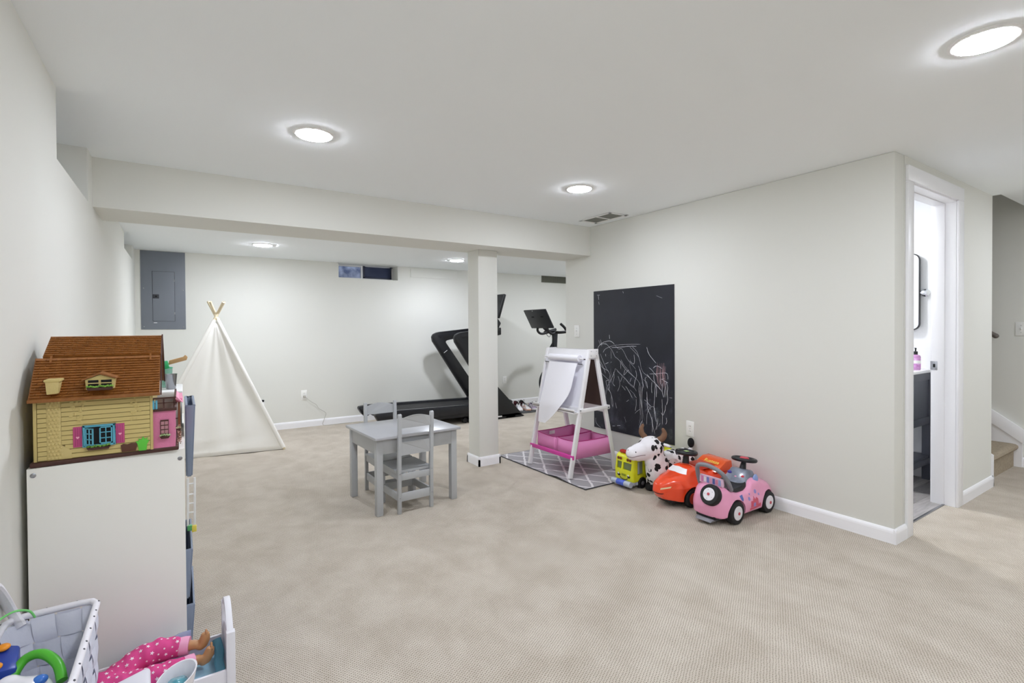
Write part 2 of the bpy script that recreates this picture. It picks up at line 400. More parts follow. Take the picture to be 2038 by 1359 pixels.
# ---------------------------------------------------------------- ceiling lights
LENS = mat('lamp_lens', '#eff4ff', .4, emit=LAMP)
LENS2 = mat('bath_lamp_lens', '#ffffff', .4, emit=LAMP*1.5)
LENSB = mat('back_lamp_lens', '#eff4ff', .4, emit=LAMP*1.55)
NOUT = ['straight above the camera', 'on the left behind the camera', 'in the middle behind the camera', 'added out of view by the doorway wall to brighten the stair wall', 'added far right behind the camera to brighten the stair wall', 'in the alcove beyond the right wall']
def ceiling_light(x, y, z, label, lens=LENS):
    t = thing('recessed_light', label, 'ceiling light', (x, y, z), 0, 'recessed ceiling lights')
    MB().lathe([(.098, 0), (.098, -.003), (.094, -.006), (.083, -.007), (.081, -.002), (.081, 0)], 32).build('trim_ring', WHITE, t, smooth=True, local=True)
    MB().lathe([(.0805, -.001), (.0805, -.0095), (.07, -.0120), (.04, -.0130), (0, -.0135)], 32).build('lens', lens, t, smooth=True, local=True)
    return t
ceiling_light(.559, 2.606, ZC, 'round flush ceiling light, upper left on the front ceiling')
ceiling_light(2.316, 2.638, ZC, 'round flush ceiling light nearest the ceiling vent')
ceiling_light(2.281, .532, ZC, 'large round flush ceiling light in the upper right corner of the picture')
ceiling_light(.696, 5.595, ZB, 'round flush ceiling light of the low back ceiling, above the play tent', LENSB)
ceiling_light(2.905, 5.637, ZB, 'round flush ceiling light of the low back ceiling, beside the column', LENSB)
for k, (x, y, z) in enumerate(((.559, .532, ZC), (.559, -1.5, ZC), (2.281, -1.5, ZC), (5.0, .10, ZC), (5.1, -1.1, ZC), (4.9, 5.3, ZB))):  # the pair out of view on the right is added to brighten the stair wall
    ceiling_light(x, y, z, 'round flush ceiling light '+NOUT[k], LENSB if k == 5 else LENS)
ceiling_light(4.1, 2.1, 2.3, 'round flush bathroom ceiling light', LENS2)
ceiling_light(5.5, 2.2, 4.2, 'round flush stairwell ceiling light', mat('stair_lamp_lens', '#dfe8ff', .4, emit=LAMP*.1))

# ---------------------------------------------------------------- vents, plates, panel
GRV = mat('vent_dark', '#83857f', .7)
def grille(t, x0, x1, y0, y1, T, nsl, mtl=WHITE, dark=GRV, split=True, bw=.03):
    """frame and louvre slats in local (x, y, 0) looking along +z local"""
    def B(name, mb, m, **k): return mb.build(name, m, t, local=True, **k)
    f = MB().box(x0, x1, y0, y0+bw, 0, .006, T).box(x0, x1, y1-bw, y1, 0, .006, T).box(x0, x0+bw, y0, y1, 0, .006, T).box(x1-bw, x1, y0, y1, 0, .006, T)
    if split: f.box(-.006, .006, y0, y1, 0, .006, T)
    B('frame', f, mtl, bevel=.0015)
    B('back_plate', MB().box(x0+bw, x1-bw, y0+bw, y1-bw, .0, .0012, T), dark)
    n = nsl
    for i in range(n):
        x = x0+bw+(x1-x0-2*bw)*(i+.5)/n
        if split and abs(x) < .008: continue
        s = MB().add([(x-.003, y0+bw, .0015), (x+.001, y0+bw, .0045), (x+.002, y0+bw, .0045), (x-.002, y0+bw, .0015), (x-.003, y1-bw, .0015), (x+.001, y1-bw, .0045), (x+.002, y1-bw, .0045), (x-.002, y1-bw, .0015)], [(0,1,2,3),(7,6,5,4),(0,4,5,1),(1,5,6,2),(2,6,7,3),(3,7,4,0)], T)
        B('slat', s, mtl if mtl is not WHITE else GRV)
t = thing('ceiling_vent', 'flat rectangular white vent with two grey grilles in the ceiling corner', 'vent', (3.112, 3.235, ZC))
grille(t, -.20, .20, -.11, .11, Matrix.Rotation(PI/2, 4, 'Z') @ Matrix.Rotation(PI, 4, 'X'), 26)
t = thing('wall_vent', 'dark olive grille high on the back wall by the corner', 'vent', (5.225, YB, 2.02))
TW = Matrix.Rotation(PI/2, 4, 'X')
grille(t, -.27, .27, -.058, .058, TW, 24, mat('olive_vent', '#77786c', .6), mat('olive_vent_dark', '#55564b', .7), False, .008)
t = thing('floor_register', 'white low wall register partly behind the play tent', 'vent', (.685, YB, .27))
grille(t, -.13, .13, -.11, .11, TW, 16, WHITE, GRV, False, .028)
tag(MB().box(2.675, 3.40, YB-.012, YB, 1.932, 2.05).build('access_panel', WALL, bevel=.002), 'long flat painted access panel under the back ceiling beside the window', 'panel')

PAN = mat('panel_grey_paint', '#7a7f89', .45, var=.06, vscale=3)
t = thing('electrical_panel', 'dark grey metal breaker panel on the back wall above the dollhouse', 'electrical panel', (-.156, YB, 1.225))
MB().box(-.355, .043, YB-.006, YB, 1.225, 2.068).build('cover', PAN, t, bevel=.002)
d = MB().box(-.252, -.057, YB-.011, YB-.0065, 1.315, 1.85).build('door', PAN, t, bevel=.0015)
MB().box(-.254, -.055, YB-.0072, YB-.006, 1.313, 1.852).build('seam', DARK, t)
MB().box(-.250, -.196, YB-.015, YB-.011, 1.558, 1.602).build('latch_frame', mat('latch', '#34363d', .5), d, bevel=.002)
MB().cyl((-.222, YB-.017, 1.58), (-.222, YB-.014, 1.58), .009, n=14).build('latch', DARK, d)
for z in (1.40, 1.755): MB().box(-.062, -.054, YB-.0145, YB-.011, z-.012, z+.012).build('hinge', SCREW, d)
for x, z in ((-.33, 1.255), (.02, 1.25), (-.33, 1.665), (.02, 1.655)): MB().lathe([(.006, 0), (.006, .002), (.003, .004), (0, .0042)], 10, Matrix.Translation((x, YB-.006, z)) @ TW).build('screw', SCREW, t)
MB().box(-.245, -.215, YB-.0065, YB-.006, 1.294, 1.299).build('sticker', WHITE, t)

IV = mat('outlet_white', '#f3f3f0', .35)
def outlet(name, label, T, h=.118, w=.072, kind='outlet'):
    t = thing(name, label, 'outlet' if kind == 'outlet' else 'light switch', T.to_translation())
    K = T.copy()
    def B(n, mb, m, **k):
        o = mb.build(n, m, t, **k); return o
    B('plate', MB().box(-w/2, w/2, -h/2, h/2, 0, .005, K), IV, bevel=.0015)
    if kind == 'outlet':
        for s in (-1, 1):
            r = B('receptacle', MB().prism([(.017*math.cos(a)*1.0, .0135*max(-1, min(1, 1.35*math.sin(a)))+s*.0195) for a in [i*PI/8 for i in range(16)]], 'z', .005, .0068) , IV) if False else None
            mb = MB(); poly = [(.0165*math.cos(i*PI/8), s*.0195+.0135*max(-1, min(1, 1.3*math.sin(i*PI/8)))) for i in range(16)]
            mb.add([(x, y, .004) for x, y in poly]+[(x, y, .0068) for x, y in poly], [tuple(range(16)), tuple(range(31, 15, -1))]+[(i, (i+1) % 16, (i+1) % 16+16, i+16) for i in range(16)], K)
            r = B('receptacle', mb, IV)
            for q in (-.006, .006): MB().box(q-.0012, q+.0012, s*.0195-.002, s*.0195+.006, .0066, .0072, K).build('slot', DARK, r)
        B('screw', MB().cyl(K @ Vector((0, 0, .005)), K @ Vector((0, 0, .0065)), .003, n=10), SCREW)
    else:
        n = kind
        for i in range(n):
            x = (i-(n-1)/2)*.046
            sw = B('toggle', MB().add([(x-.005, -.012, .005), (x+.005, -.012, .005), (x+.005, .012, .005), (x-.005, .012, .005), (x-.004, .004, .016), (x+.004, .004, .016), (x+.004, .011, .015), (x-.004, .011, .015)], [(3,2,1,0),(4,5,6,7),(0,1,5,4),(1,2,6,5),(2,3,7,6),(3,0,4,7)], K), IV, bevel=.001)
            for z in (-.03, .03): B('screw', MB().cyl(K @ Vector((x, z, .005)), K @ Vector((x, z, .0062)), .0028, n=10), SCREW)
    return t
TR = Matrix(((0,0,-1,0),(-1,0,0,0),(0,1,0,0),(0,0,0,1)))     # local z -> -x world, local x -> -y
def AT(x, y, z, T): return Matrix.Translation((x, y, z)) @ T
TBK = Matrix(((1,0,0,0),(0,0,-1,0),(0,1,0,0),(0,0,0,1)))     # local z -> -y
outlet('wall_outlet', 'white duplex outlet low on the right wall beside the chalkboard', AT(XR, 2.473, .422, TR))
outlet('wall_outlet', 'white duplex outlet with a cord plugged in, between play tent and treadmill', AT(1.261, YB, .40, TBK))
outlet('wall_outlet', 'white duplex outlet low on the back wall behind the treadmill, right of the column', AT(4.221, YB, .40, TBK))
outlet('light_switch', 'white single switch plate on the right wall beside the chalkboard', AT(XR, 3.806, 1.18, TR), kind=1)
outlet('light_switch', 'white double toggle switch plate on the stairwell wall', AT(XS, 1.13, 1.18, TR), w=.118, kind=2)
t = thing('power_cord', 'thin grey cord hanging from the back wall outlet down to the carpet', 'cord', (1.261, YB, .385))
MB().box(1.248, 1.276, YB-.03, YB-.007, .368, .395).build('plug', mat('cord_grey', '#b9b7af', .5), t, bevel=.004)
pts = [(1.27, YB-.025, .38), (1.33, YB-.03, .32), (1.40, YB-.03, .27), (1.43, YB-.03, .22), (1.50, YB-.03, .17), (1.515, YB-.03, .14), (1.49, YB-.03, .07), (1.48, YB-.035, .006), (1.6, YB-.08, .005), (1.7, YB-.05, .005), (1.86, YB-.09, .005), (2.0, YB-.16, .005)]
def smoothpts(P, k=5):
    out = []; P = [Vector(p) for p in P]
    for i in range(len(P)-1):
        a, b, c, d = P[max(i-1, 0)], P[i], P[i+1], P[min(i+2, len(P)-1)]
        for j in range(k):
            u = j/k; out.append(.5*((2*b)+(c-a)*u+(2*a-5*b+4*c-d)*u*u+(3*b-a-3*c+d)*u**3))
    return out+[P[-1]]
MB().tube(smoothpts(pts), .003, 6).build('cord', mat('cord_grey', '#b9b7af', .5), t, smooth=True)

# ---------------------------------------------------------------- chalkboard on the right wall
CB = mat('chalkboard_paint', '#22242e', .55, color2='#1b1d25', vscale=3.2)
t = thing('chalkboard', 'tall black chalkboard panel on the right wall covered in chalk scribbles', 'chalkboard', (XR, 3.09, .264))
MB().box(XR-.006, XR-.0005, 2.62, 3.556, .264, 1.560).build('board', CB, t)
CH = bpy.data.materials.new('chalk'); CH.use_nodes = True
_b = CH.node_tree.nodes['Principled BSDF']; _b.inputs['Base Color'].default_value = lin('#dadbe2'); _b.inputs['Roughness'].default_value = 1
CHALK = '''3.487,1.095 3.464,1.043;3.464,1.103 3.447,1.04;3.346,1.149 3.343,1.109;3.385,1.057 3.424,1.064 3.482,1.043 3.505,0.998 3.505,0.941 3.483,0.893 3.448,0.847 3.403,0.826 3.364,0.813 3.343,0.783;3.431,0.98 3.402,1.013 3.347,1.034 3.308,1.047;3.476,1.047 3.436,1.072 3.357,1.091 3.314,1.082 3.281,1.06;3.308,1.047 3.239,1.057 3.115,1.065 2.973,1.069;3.319,1.031 3.207,1.038 3.115,1.047 3.016,1.051;3.396,1.069 3.347,1.034 3.309,1 3.277,0.951 3.239,0.929 3.208,0.9 3.203,0.839;3.276,1.052 3.228,1.019 3.197,1.027 3.161,0.99 3.136,0.95 3.106,0.917 3.076,0.893 3.027,0.851;3.095,1.042 3.055,1.013 2.997,0.963 2.978,0.92 2.964,0.862 2.94,0.827;3.065,1.043 3.016,1.007 2.992,0.956;3.046,0.976 3.041,0.932 3.051,0.894 3.095,0.921;3.203,0.927 3.167,0.88 3.116,0.837 3.056,0.789 2.998,0.749 2.974,0.707;3.208,0.916 3.177,0.871 3.126,0.829 3.037,0.776;3.488,0.966 3.477,0.91 3.437,0.856 3.398,0.787;3.465,0.967 3.437,0.912 3.387,0.835 3.359,0.805;3.466,0.798 3.415,0.761 3.354,0.727;3.272,0.842 3.209,0.8 3.157,0.766 3.106,0.725 3.057,0.7 3.018,0.659;3.251,0.821 3.188,0.779 3.137,0.745 3.097,0.711 3.047,0.686;3.343,0.783 3.332,0.736 3.36,0.687 3.388,0.637 3.394,0.588;3.294,0.81 3.288,0.756 3.305,0.707 3.278,0.679;3.272,0.842 3.288,0.802 3.315,0.753 3.332,0.705;3.24,0.775 3.219,0.73 3.22,0.684 3.246,0.635;3.188,0.771 3.209,0.724;3.36,0.718 3.349,0.672 3.371,0.63;3.337,0.783 3.348,0.743 3.349,0.704;3.371,0.654 3.333,0.611 3.311,0.55 3.301,0.489;3.376,0.669 3.393,0.716 3.354,0.727;3.327,0.595 3.322,0.525 3.306,0.48;3.274,0.531 3.258,0.479;3.152,0.843 3.167,0.788 3.131,0.821 3.106,0.838;3.027,0.843 3.017,0.792 3.037,0.746 3.047,0.693;3.076,0.773 3.096,0.733;2.997,0.882 2.978,0.847 2.959,0.797 2.95,0.739 2.941,0.696;2.983,0.854 2.969,0.811 2.955,0.768 2.941,0.71;2.979,0.736 2.993,0.676 2.979,0.619 2.961,0.518 2.956,0.416;2.969,0.708 2.975,0.619 2.98,0.537 2.975,0.457;2.95,0.71 2.96,0.606 2.956,0.518;2.941,0.769 2.903,0.743 2.894,0.693;3.023,0.591 3.023,0.539 3.033,0.486;3.038,0.463 3.009,0.489 2.98,0.508;2.99,0.344 2.971,0.384 2.952,0.416;2.902,1.047 2.888,1.004 2.856,0.963 2.802,0.915;2.88,0.875 2.848,0.855 2.821,0.829 2.785,0.803;2.834,0.871 2.811,0.89 2.776,0.889 2.741,0.873;2.94,0.827 2.884,0.795 2.83,0.757 2.776,0.719 2.741,0.68;2.903,0.816 2.857,0.776 2.803,0.738 2.759,0.699;2.875,0.821 2.803,0.827 2.706,0.841 2.685,0.825 2.681,0.79;2.758,0.805 2.759,0.756 2.741,0.729;2.719,0.78 2.711,0.732 2.715,0.69 2.72,0.64;2.698,0.768 2.685,0.721 2.69,0.679 2.685,0.623 2.698,0.58;2.741,0.785 2.698,0.768 2.681,0.763;2.75,0.785 2.715,0.795;2.732,0.758 2.741,0.701 2.728,0.639;2.706,0.76 2.702,0.705 2.707,0.642;2.83,0.821 2.825,0.778 2.812,0.737 2.817,0.679 2.821,0.608 2.826,0.536 2.817,0.48;2.848,0.755 2.853,0.704 2.848,0.662;2.803,0.738 2.799,0.681 2.803,0.631;2.904,0.67 2.899,0.598 2.895,0.526 2.858,0.459 2.845,0.404 2.845,0.332;2.905,0.387 2.904,0.46 2.886,0.513 2.849,0.547 2.822,0.536 2.817,0.472 2.804,0.425;2.742,0.624 2.74,0.561 2.738,0.505 2.741,0.413;2.707,0.579 2.711,0.537 2.733,0.492 2.751,0.51;2.813,0.516 2.808,0.467 2.795,0.412 2.8,0.361;2.849,0.461 2.84,0.39 2.818,0.322;2.786,0.463 2.791,0.412 2.813,0.352;2.858,0.517 2.885,0.549;2.76,0.424 2.782,0.392;2.699,0.476 2.695,0.441 2.708,0.422;2.668,0.643 2.639,0.643;2.903,0.794 2.926,0.777;2.922,0.785 2.913,0.735 2.894,0.7;3.147,0.691 3.107,0.65 3.067,0.594;3.097,0.666 3.037,0.627;3.194,0.694 3.147,0.653;3.047,0.626 3.018,0.599;2.904,0.62 2.895,0.577 2.858,0.546;3.255,0.991 3.244,0.993;3.397,0.969 3.394,0.946;3.331,0.89 3.32,0.902;3.533,0.353 3.533,0.32 3.51,0.291 3.464,0.27;3.313,0.311 3.275,0.315;3.253,0.322 3.211,0.331;3.403,0.874 3.358,0.892;3.325,1.004 3.323,0.925;3.349,0.672 3.344,0.625;3.107,0.574 3.138,0.555;2.932,0.595 2.904,0.583;3.509,1.523 3.469,1.521;3.491,1.52 3.484,1.475;3.487,1.463 3.48,1.431;2.8,1.477 2.738,1.455;3.175,1.537 3.17,1.519'''
def ribbon(mb, P, wd, x):
    P = [(y+.0022*noise.noise(Vector((y*90, z*90, 1))), z+.0022*noise.noise(Vector((y*90, z*90, 5)))) for y, z in P]
    n = len(P); o = len(mb.v)
    for i, (y, z) in enumerate(P):
        a = P[max(i-1, 0)]; b = P[min(i+1, n-1)]; dy, dz = b[0]-a[0], b[1]-a[1]; l = math.hypot(dy, dz) or 1
        ww = wd*(.55+.6*abs(noise.noise(Vector((y*40, z*40, 3)))))*(.4 if i in (0, n-1) else 1)
        mb.v += [Vector((x, y-dz/l*ww, z+dy/l*ww)), Vector((x, y+dz/l*ww, z-dy/l*ww)), Vector((x-.0004, y, z))]
    for i in range(n-1):
        a = o+3*i; mb.f += [(a, a+2, a+5, a+3), (a+2, a+1, a+4, a+5)]
mb = MB()
for s in CHALK.split(';'):
    P = [tuple(map(float, q.split(','))) for q in s.split()]
    Q = [(p.x, p.y) for p in smoothpts([(a, b, 0) for a, b in P], 4)]
    ribbon(mb, Q, random.uniform(.0012, .0028), XR-.0068)
for i in range(12):      # short faint strokes under the main drawing
    y = random.uniform(2.72, 3.42); z = random.uniform(.38, .95); h = random.uniform(.04, .13)
    ribbon(mb, [(y, z), (y+random.uniform(-.02, .02), z-h*.5), (y+random.uniform(-.03, .03), z-h)], .0009, XR-.0068)
mb.build('chalk_scribble', CH, t, kind='stuff')
SM = bpy.data.materials.new('chalk_smear'); SM.use_nodes = True
N = SM.node_tree.nodes; L = SM.node_tree.links; b = N['Principled BSDF']; b.inputs['Base Color'].default_value = lin('#8d93a8'); b.inputs['Roughness'].default_value = 1
tc = N.new('ShaderNodeTexCoord'); nz = N.new('ShaderNodeTexNoise'); nz.inputs['Scale'].default_value = 7; nz.inputs['Detail'].default_value = 8; nz.inputs['Roughness'].default_value = .7
rr = N.new('ShaderNodeValToRGB'); rr.color_ramp.elements[0].position = .5; rr.color_ramp.elements[0].color = (0,0,0,1); rr.color_ramp.elements[1].position = .85; rr.color_ramp.elements[1].color = (.55,.55,.55,1)
L.new(tc.outputs['Object'], nz.inputs['Vector']); L.new(nz.outputs['Fac'], rr.inputs[0]); sz = N.new('ShaderNodeSeparateXYZ'); mr = N.new('ShaderNodeMapRange'); mr.inputs[1].default_value = .78; mr.inputs[2].default_value = .35; L.new(tc.outputs['Object'], sz.inputs[0]); L.new(sz.outputs[2], mr.inputs[0])
mu = N.new('ShaderNodeMath'); mu.operation = 'MULTIPLY'; L.new(rr.outputs[0], mu.inputs[0]); L.new(mr.outputs[0], mu.inputs[1]); L.new(mu.outputs[0], b.inputs['Alpha'])
MB().add([(XR-.0066, 2.64, .28), (XR-.0066, 3.54, .28), (XR-.0066, 3.54, 1.05), (XR-.0066, 2.64, 1.05)], [(0,1,2,3)]).build('chalk_smear', SM, t)
PK = mat('pink_chalk', '#c9a3a8', 1)
mb = MB()
for i in range(12):
    y = 2.79-.008*i+random.uniform(-.01, .01); z = .93
    ribbon(mb, [(y, z-random.uniform(0, .04)), (y+.01, z-.1), (y-.006, z-.2+random.uniform(-.03, .03))], .0018, XR-.0070)
mb.build('pink_chalk_scribble', PK, t, kind='stuff')

# ---------------------------------------------------------------- children's table and chairs
RZ = R(3)
def L2(t): return dict(local=True)
t = thing('play_table', 'small grey square wooden play table on the carpet before the column', 'table', (1.322, 3.435, 0), RZ)
MB().box(-.315, .315, -.29, .29, .499, .517).build('tabletop', mat('grey_table_top', '#b4b5ba', .28, var=.03, vscale=3), t, bevel=.003, local=True)
for sx in (-1, 1):
    for sy in (-1, 1): MB().cbox((sx*.275, sy*.24, .25), (.043, .043, .499)).build('leg', GREYW, t, bevel=.002, local=True)
for sy in (-1, 1): MB().box(-.254, .254, sy*.25-.008, sy*.25+.008, .40, .499).build('apron', GREYW, t, bevel=.001, local=True)
for sx in (-1, 1): MB().box(sx*.285-.008, sx*.285+.008, -.219, .219, .40, .499).build('apron', GREYW, t, bevel=.001, local=True)
def kid_chair(label, loc, rz):
    t = thing('play_chair', label, 'chair', loc, rz, 'grey play chairs at the small table')
    K = dict(local=True)
    for s in (-1, 1):
        x = s*.116
        p = MB(); prof = [(-.012, 0), (.012, 0), (.012, .30), (-.004, .655), (-.012, .66), (-.026, .655), (-.028, .64), (-.014, .30)]
        p.prism(prof, 'x', x-.012, x+.012); lg = p.build('leg', GREYW, t, bevel=.003, **K)
        for z in (.265, .105): MB().lathe([(.005, 0), (.005, .0015), (.0025, .0028), (0, .003)], 8, Matrix.Translation((x, -.013, z)) @ TW).build('screw', SCREW, lg, **K)
        MB().box(x-.012, x+.012, .262, .288, 0, .262).build('leg', GREYW, t, bevel=.003, **K)
        MB().box(x-.006, x+.006, .012, .262, .222, .262).build('side_rail', GREYW, t, bevel=.001, **K)
        MB().box(x-.006, x+.006, .012, .262, .082, .132).build('side_stretcher', GREYW, t, bevel=.001, **K)
    def slat(z0, z1, arch):
        n = 12; poly = [(-.104, z0), (.104, z0)]+[(.104-.208*i/n, z1-arch+arch*math.sin(PI*i/n)) for i in range(n+1)]
        yy = -.004-.02*(z0-.3)/.35
        vs = [(a, yy-.004, b) for a, b in poly]+[(a, yy+.005, b) for a, b in poly]; k = len(poly)
        # curved back a little
        vs = [(a, b-.008*(1-(a/.104)**2), c) for a, b, c in vs]
        return MB().add(vs, [tuple(range(k)), tuple(reversed(range(k, 2*k)))]+[(i, (i+1) % k, (i+1) % k+k, i+k) for i in range(k)])
    slat(.565, .648, .02).build('top_slat', GREYW, t, **K)
    slat(.385, .472, .0).build('back_slat', GREYW, t, **K)
    # scooped seat
    n = 14; v = []; f = []
    for side in (0, 1):
        for i in range(n+1):
            for j in range(n+1):
                x = -.128+.256*i/n; y = .014+.280*j/n; dip = .008*math.exp(-((x/.07)**2+((y-.15)/.09)**2))
                v.append((x, y, (.2805-dip) if side else .263))
    s = (n+1)**2
    for i in range(n):
        for j in range(n): a = i*(n+1)+j; f.append((a, a+1, a+n+2, a+n+1)); f.append((s+a, s+a+n+1, s+a+n+2, s+a+1))
    for i in range(n):
        for a, b in ((i, i+1), (n*(n+1)+i+1, n*(n+1)+i), ((i+1)*(n+1), i*(n+1)), (i*(n+1)+n, (i+1)*(n+1)+n)): f.append((a, s+a, s+b, b))
    MB().add(v, f).build('seat', GREYW, t, smooth=True, **K)
    MB().box(-.104, .104, -.006, .006, .218, .262).build('back_rail', GREYW, t, bevel=.001, **K)
    MB().box(-.104, .104, -.006, .006, .080, .134).build('back_stretcher', GREYW, t, bevel=.001, **K)
    MB().box(-.104, .104, .268, .280, .222, .262).build('front_rail', GREYW, t, bevel=.001, **K)
    MB().box(-.104, .104, .268, .280, .082, .132).build('front_stretcher', GREYW, t, bevel=.001, **K)
    return t
ch = kid_chair('small grey ladder-back play chair on the near side of the table', (1.296, 3.140, 0), R(3))
dup(ch, (1.272, 3.752, 0), R(181), 'small grey ladder-back play chair on the far side of the table, by the treadmill')

# ---------------------------------------------------------------- play tent
CANVAS = mat('tent_canvas', '#f1efe9', .9, bump=.3, bscale=500, sheen=.2)
PINE = mat('pine_pole', '#e6d8b8', .55, var=.12, vscale=20)
t = thing('play_tent', 'white canvas teepee play tent with wooden poles by the back wall', 'play tent', (.25, 5.95, 0))
feet = [Vector((.858, 5.493, 0)), Vector((-.36, 5.66, 0)), Vector((-.30, 6.42, 0)), Vector((.78, 6.38, 0))]
apx = [Vector((.300, 5.86, 1.335)), Vector((.288, 5.86, 1.335)), Vector((.288, 5.885, 1.335)), Vector((.302, 5.885, 1.335))]
for i, fo in enumerate(feet):
    a = apx[i]; d = (a-fo).normalized(); tip = a+d*(.19 if i < 2 else .185)
    MB().cyl(fo, tip, .0135, n=12).build('pole', PINE, t, smooth=True)
    MB().cyl(fo+d*.02, a-d*.02, .021, .019, n=12).build('pole_sleeve', CANVAS, t, smooth=True)
def tent_panel(a, b, pa, pb, seed, sag=.03, fold=.012):
    n, m = 30, 30; vs = []; fs = []
    nrm = (b-a).cross(pa-a).normalized()
    for j in range(m+1):
        v = j/m
        for i in range(n+1):
            u = i/n; p = (a*(1-u)+b*u)*(1-v)+(pa*(1-u)+pb*u)*v
            s_ = math.sin(PI*u)
            inward = sag*s_*math.sin(PI*min(1, v*1.05))
            fo = fold*s_*noise.noise(Vector((u*6+seed, v*1.6, seed)))*(1-v*.6)*2.2 + .010*s_*math.sin(v*55+u*8)*math.exp(-((v-.08)/.05)**2)
            vs.append(p-nrm*(-inward)+nrm*fo+Vector((0, 0, .004)))
    for j in range(m):
        for i in range(n): q = j*(n+1)+i; fs.append((q, q+1, q+n+2, q+n+1))
    return MB().add(vs, fs)
nm = 'side_panel'
tw = [x*.985+(apx[0]*.015) for x in feet]; th = [f*.045+a*.955 for f, a in zip(feet, apx)]
for i in range(4):
    j = (i+1) % 4
    o = tent_panel(feet[i], feet[j], th[i], th[j], i*3.1, .045 if i == 0 else .02, .022 if i == 0 else .012).build('tent_panel', CANVAS, t, smooth=True)
    md = o.modifiers.new('s', 'SOLIDIFY'); md.thickness = .002
MB().tube([(.272, 5.872, 1.30), (.295, 5.85, 1.335), (.32, 5.872, 1.33), (.295, 5.898, 1.325)], .008, 8, closed=True).build('lashing', PINE, t, smooth=True)

# ---------------------------------------------------------------- treadmill
TB = mat('treadmill_black', '#0d0e12', .42)
TB2 = mat('treadmill_charcoal', '#16171d', .38)
t = thing('treadmill', 'large black folding treadmill along the back wall behind the column', 'treadmill', (2.95, 5.99, 0))
N0, N1 = 5.63, 6.36
def slab(poly, y0, y1, name, m=TB, bev=.006, parent=None): return MB().prism(poly, 'y', y0, y1).build(name, m, parent or t, bevel=bev)
RAIL = [(1.845, .215), (1.855, .238), (1.93, .246), (3.5, .214), (3.5, .125), (2.0, .135), (1.93, .10), (1.88, .15)]
slab(RAIL, N0, N0+.085, 'side_rail', TB2); slab(RAIL, N1-.085, N1, 'side_rail', TB2)
for a_ in (N0+.01, N1-.075): slab([(1.93, .246), (3.5, .214), (3.5, .221), (1.93, .253)], a_, a_+.065, 'foot_rail', mat('rail_sheen', '#20222b', .25), .002)
slab([(1.87, .20), (1.93, .225), (3.5, .198), (3.5, .14), (1.95, .15)], N0+.085, N1-.085, 'running_belt', RUBBER, .01)
slab([(2.1, .14), (3.5, .13), (3.5, .07), (2.15, .085)], N0+.03, N1-.03, 'deck', TB, .01)
slab([(3.40, .08), (3.40, .24), (3.50, .27), (3.66, .262), (3.80, .22), (3.82, .06)], N0+.10, N1-.01, 'motor_hood', TB2, .02)
for y in (N0, N1-.07): slab([(3.05, .012), (3.05, .05), (3.15, .062), (3.83, .062), (3.93, .01), (3.90, .002), (3.10, .002)], y, y+.07, 'base_rail', TB)
MB().box(3.62, 3.78, N0, N1, .003, .05).build('cross_bar', TB, t, bevel=.006)
MB().box(3.45, 3.56, N0-.001, N0+.002, .028, .045).build('rating_label', WHITE, t)
for y in (N0+.05, N1-.05): MB().cyl((3.02, y-.022, .032), (3.02, y+.022, .032), .031, n=18).build('wheel', RUBBER, t, smooth=True)
def upright(y):
    w = .06
    co = [(2.865, 1.10), (2.875, 1.04), (3.43, .21), (3.52, .02), (3.90, .02), (3.86, .07), (3.47, .47), (3.075, 1.015), (3.07, 1.03), (3.085, 1.045), (3.13, 1.055), (3.56, 1.125), (3.56, 1.222), (2.985, 1.168), (2.93, 1.157), (2.885, 1.135)]
    slab(co, y, y+w, 'upright', TB, .012)
    slab([(2.93, 1.12), (2.985, 1.135), (3.54, 1.195), (3.54, 1.18), (3.02, 1.10), (2.985, 1.075)], y-.002, y+.004, 'arm_inlay', TB2, .001)
upright(N0); upright(N1-.06)
MB().beam((3.035, N1-.063, .875), (3.085, N1-.063, .91), .004, .010, (0, 1, 0)).build('logo_mark', WHITE, t)
slab([(3.44, 1.16), (3.53, 1.16), (3.60, 1.28), (3.52, 1.38), (3.46, 1.30)], N0+.06, N1-.06, 'console', TB2, .015)
T = Matrix.Translation((3.60, 5.95, 1.51)) @ Matrix.Rotation(R(18), 4, 'Y')
s = MB().box(-.018, .018, -.28, .28, -.17, .17, T).build('screen_housing', TB, t, bevel=.008)
MB().box(-.0195, -.018, -.265, .265, -.155, .155, T).build('display', mat('screen_glass', '#08090d', .08), s)
MB().cyl((3.50, 5.95, 1.33), (3.58, 5.95, 1.42), .04, n=16).build('screen_neck', TB, t, smooth=True)
MB().tube(smoothpts([(3.45, N0+.1, 1.24), (3.56, N0+.1, 1.25), (3.58, 5.85, 1.24), (3.58, 6.13, 1.24), (3.56, N1-.1, 1.25), (3.45, N1-.1, 1.24)]), .016, 10).build('hand_grip', RUBBER, t, smooth=True)

# ---------------------------------------------------------------- exercise bike
t = thing('exercise_bike', 'black indoor exercise bike with tilted screen behind the easel', 'exercise bike', (4.75, 5.83, 0))
BY = 5.83
T = Matrix.Translation((4.325, BY, 1.343)) @ Matrix.Rotation(R(-29.5), 4, 'Y')
s = MB().box(-.012, .012, -.263, .263, -.152, .152, T).build('screen_housing', BLACKM, t, bevel=.005)
MB().box(.012, .0135, -.25, .25, -.14, .14, T).build('display', mat('screen_glass', '#08090d', .08), s)
for yy in (-.12, .10): MB().box(-.0135, -.012, yy-.03, yy+.03, .03, .05, T).build('vent_slot', DARK, s)
MB().box(-.0132, -.012, .04, .055, .135, .142, T).build('camera_light', WHITE, s)
MB().tube(smoothpts([(4.62, BY, 1.16), (4.50, BY, 1.17), (4.42, BY, 1.22), (4.36, BY, 1.32)]), .022, 10).build('screen_arm', BLACKM, t, smooth=True)
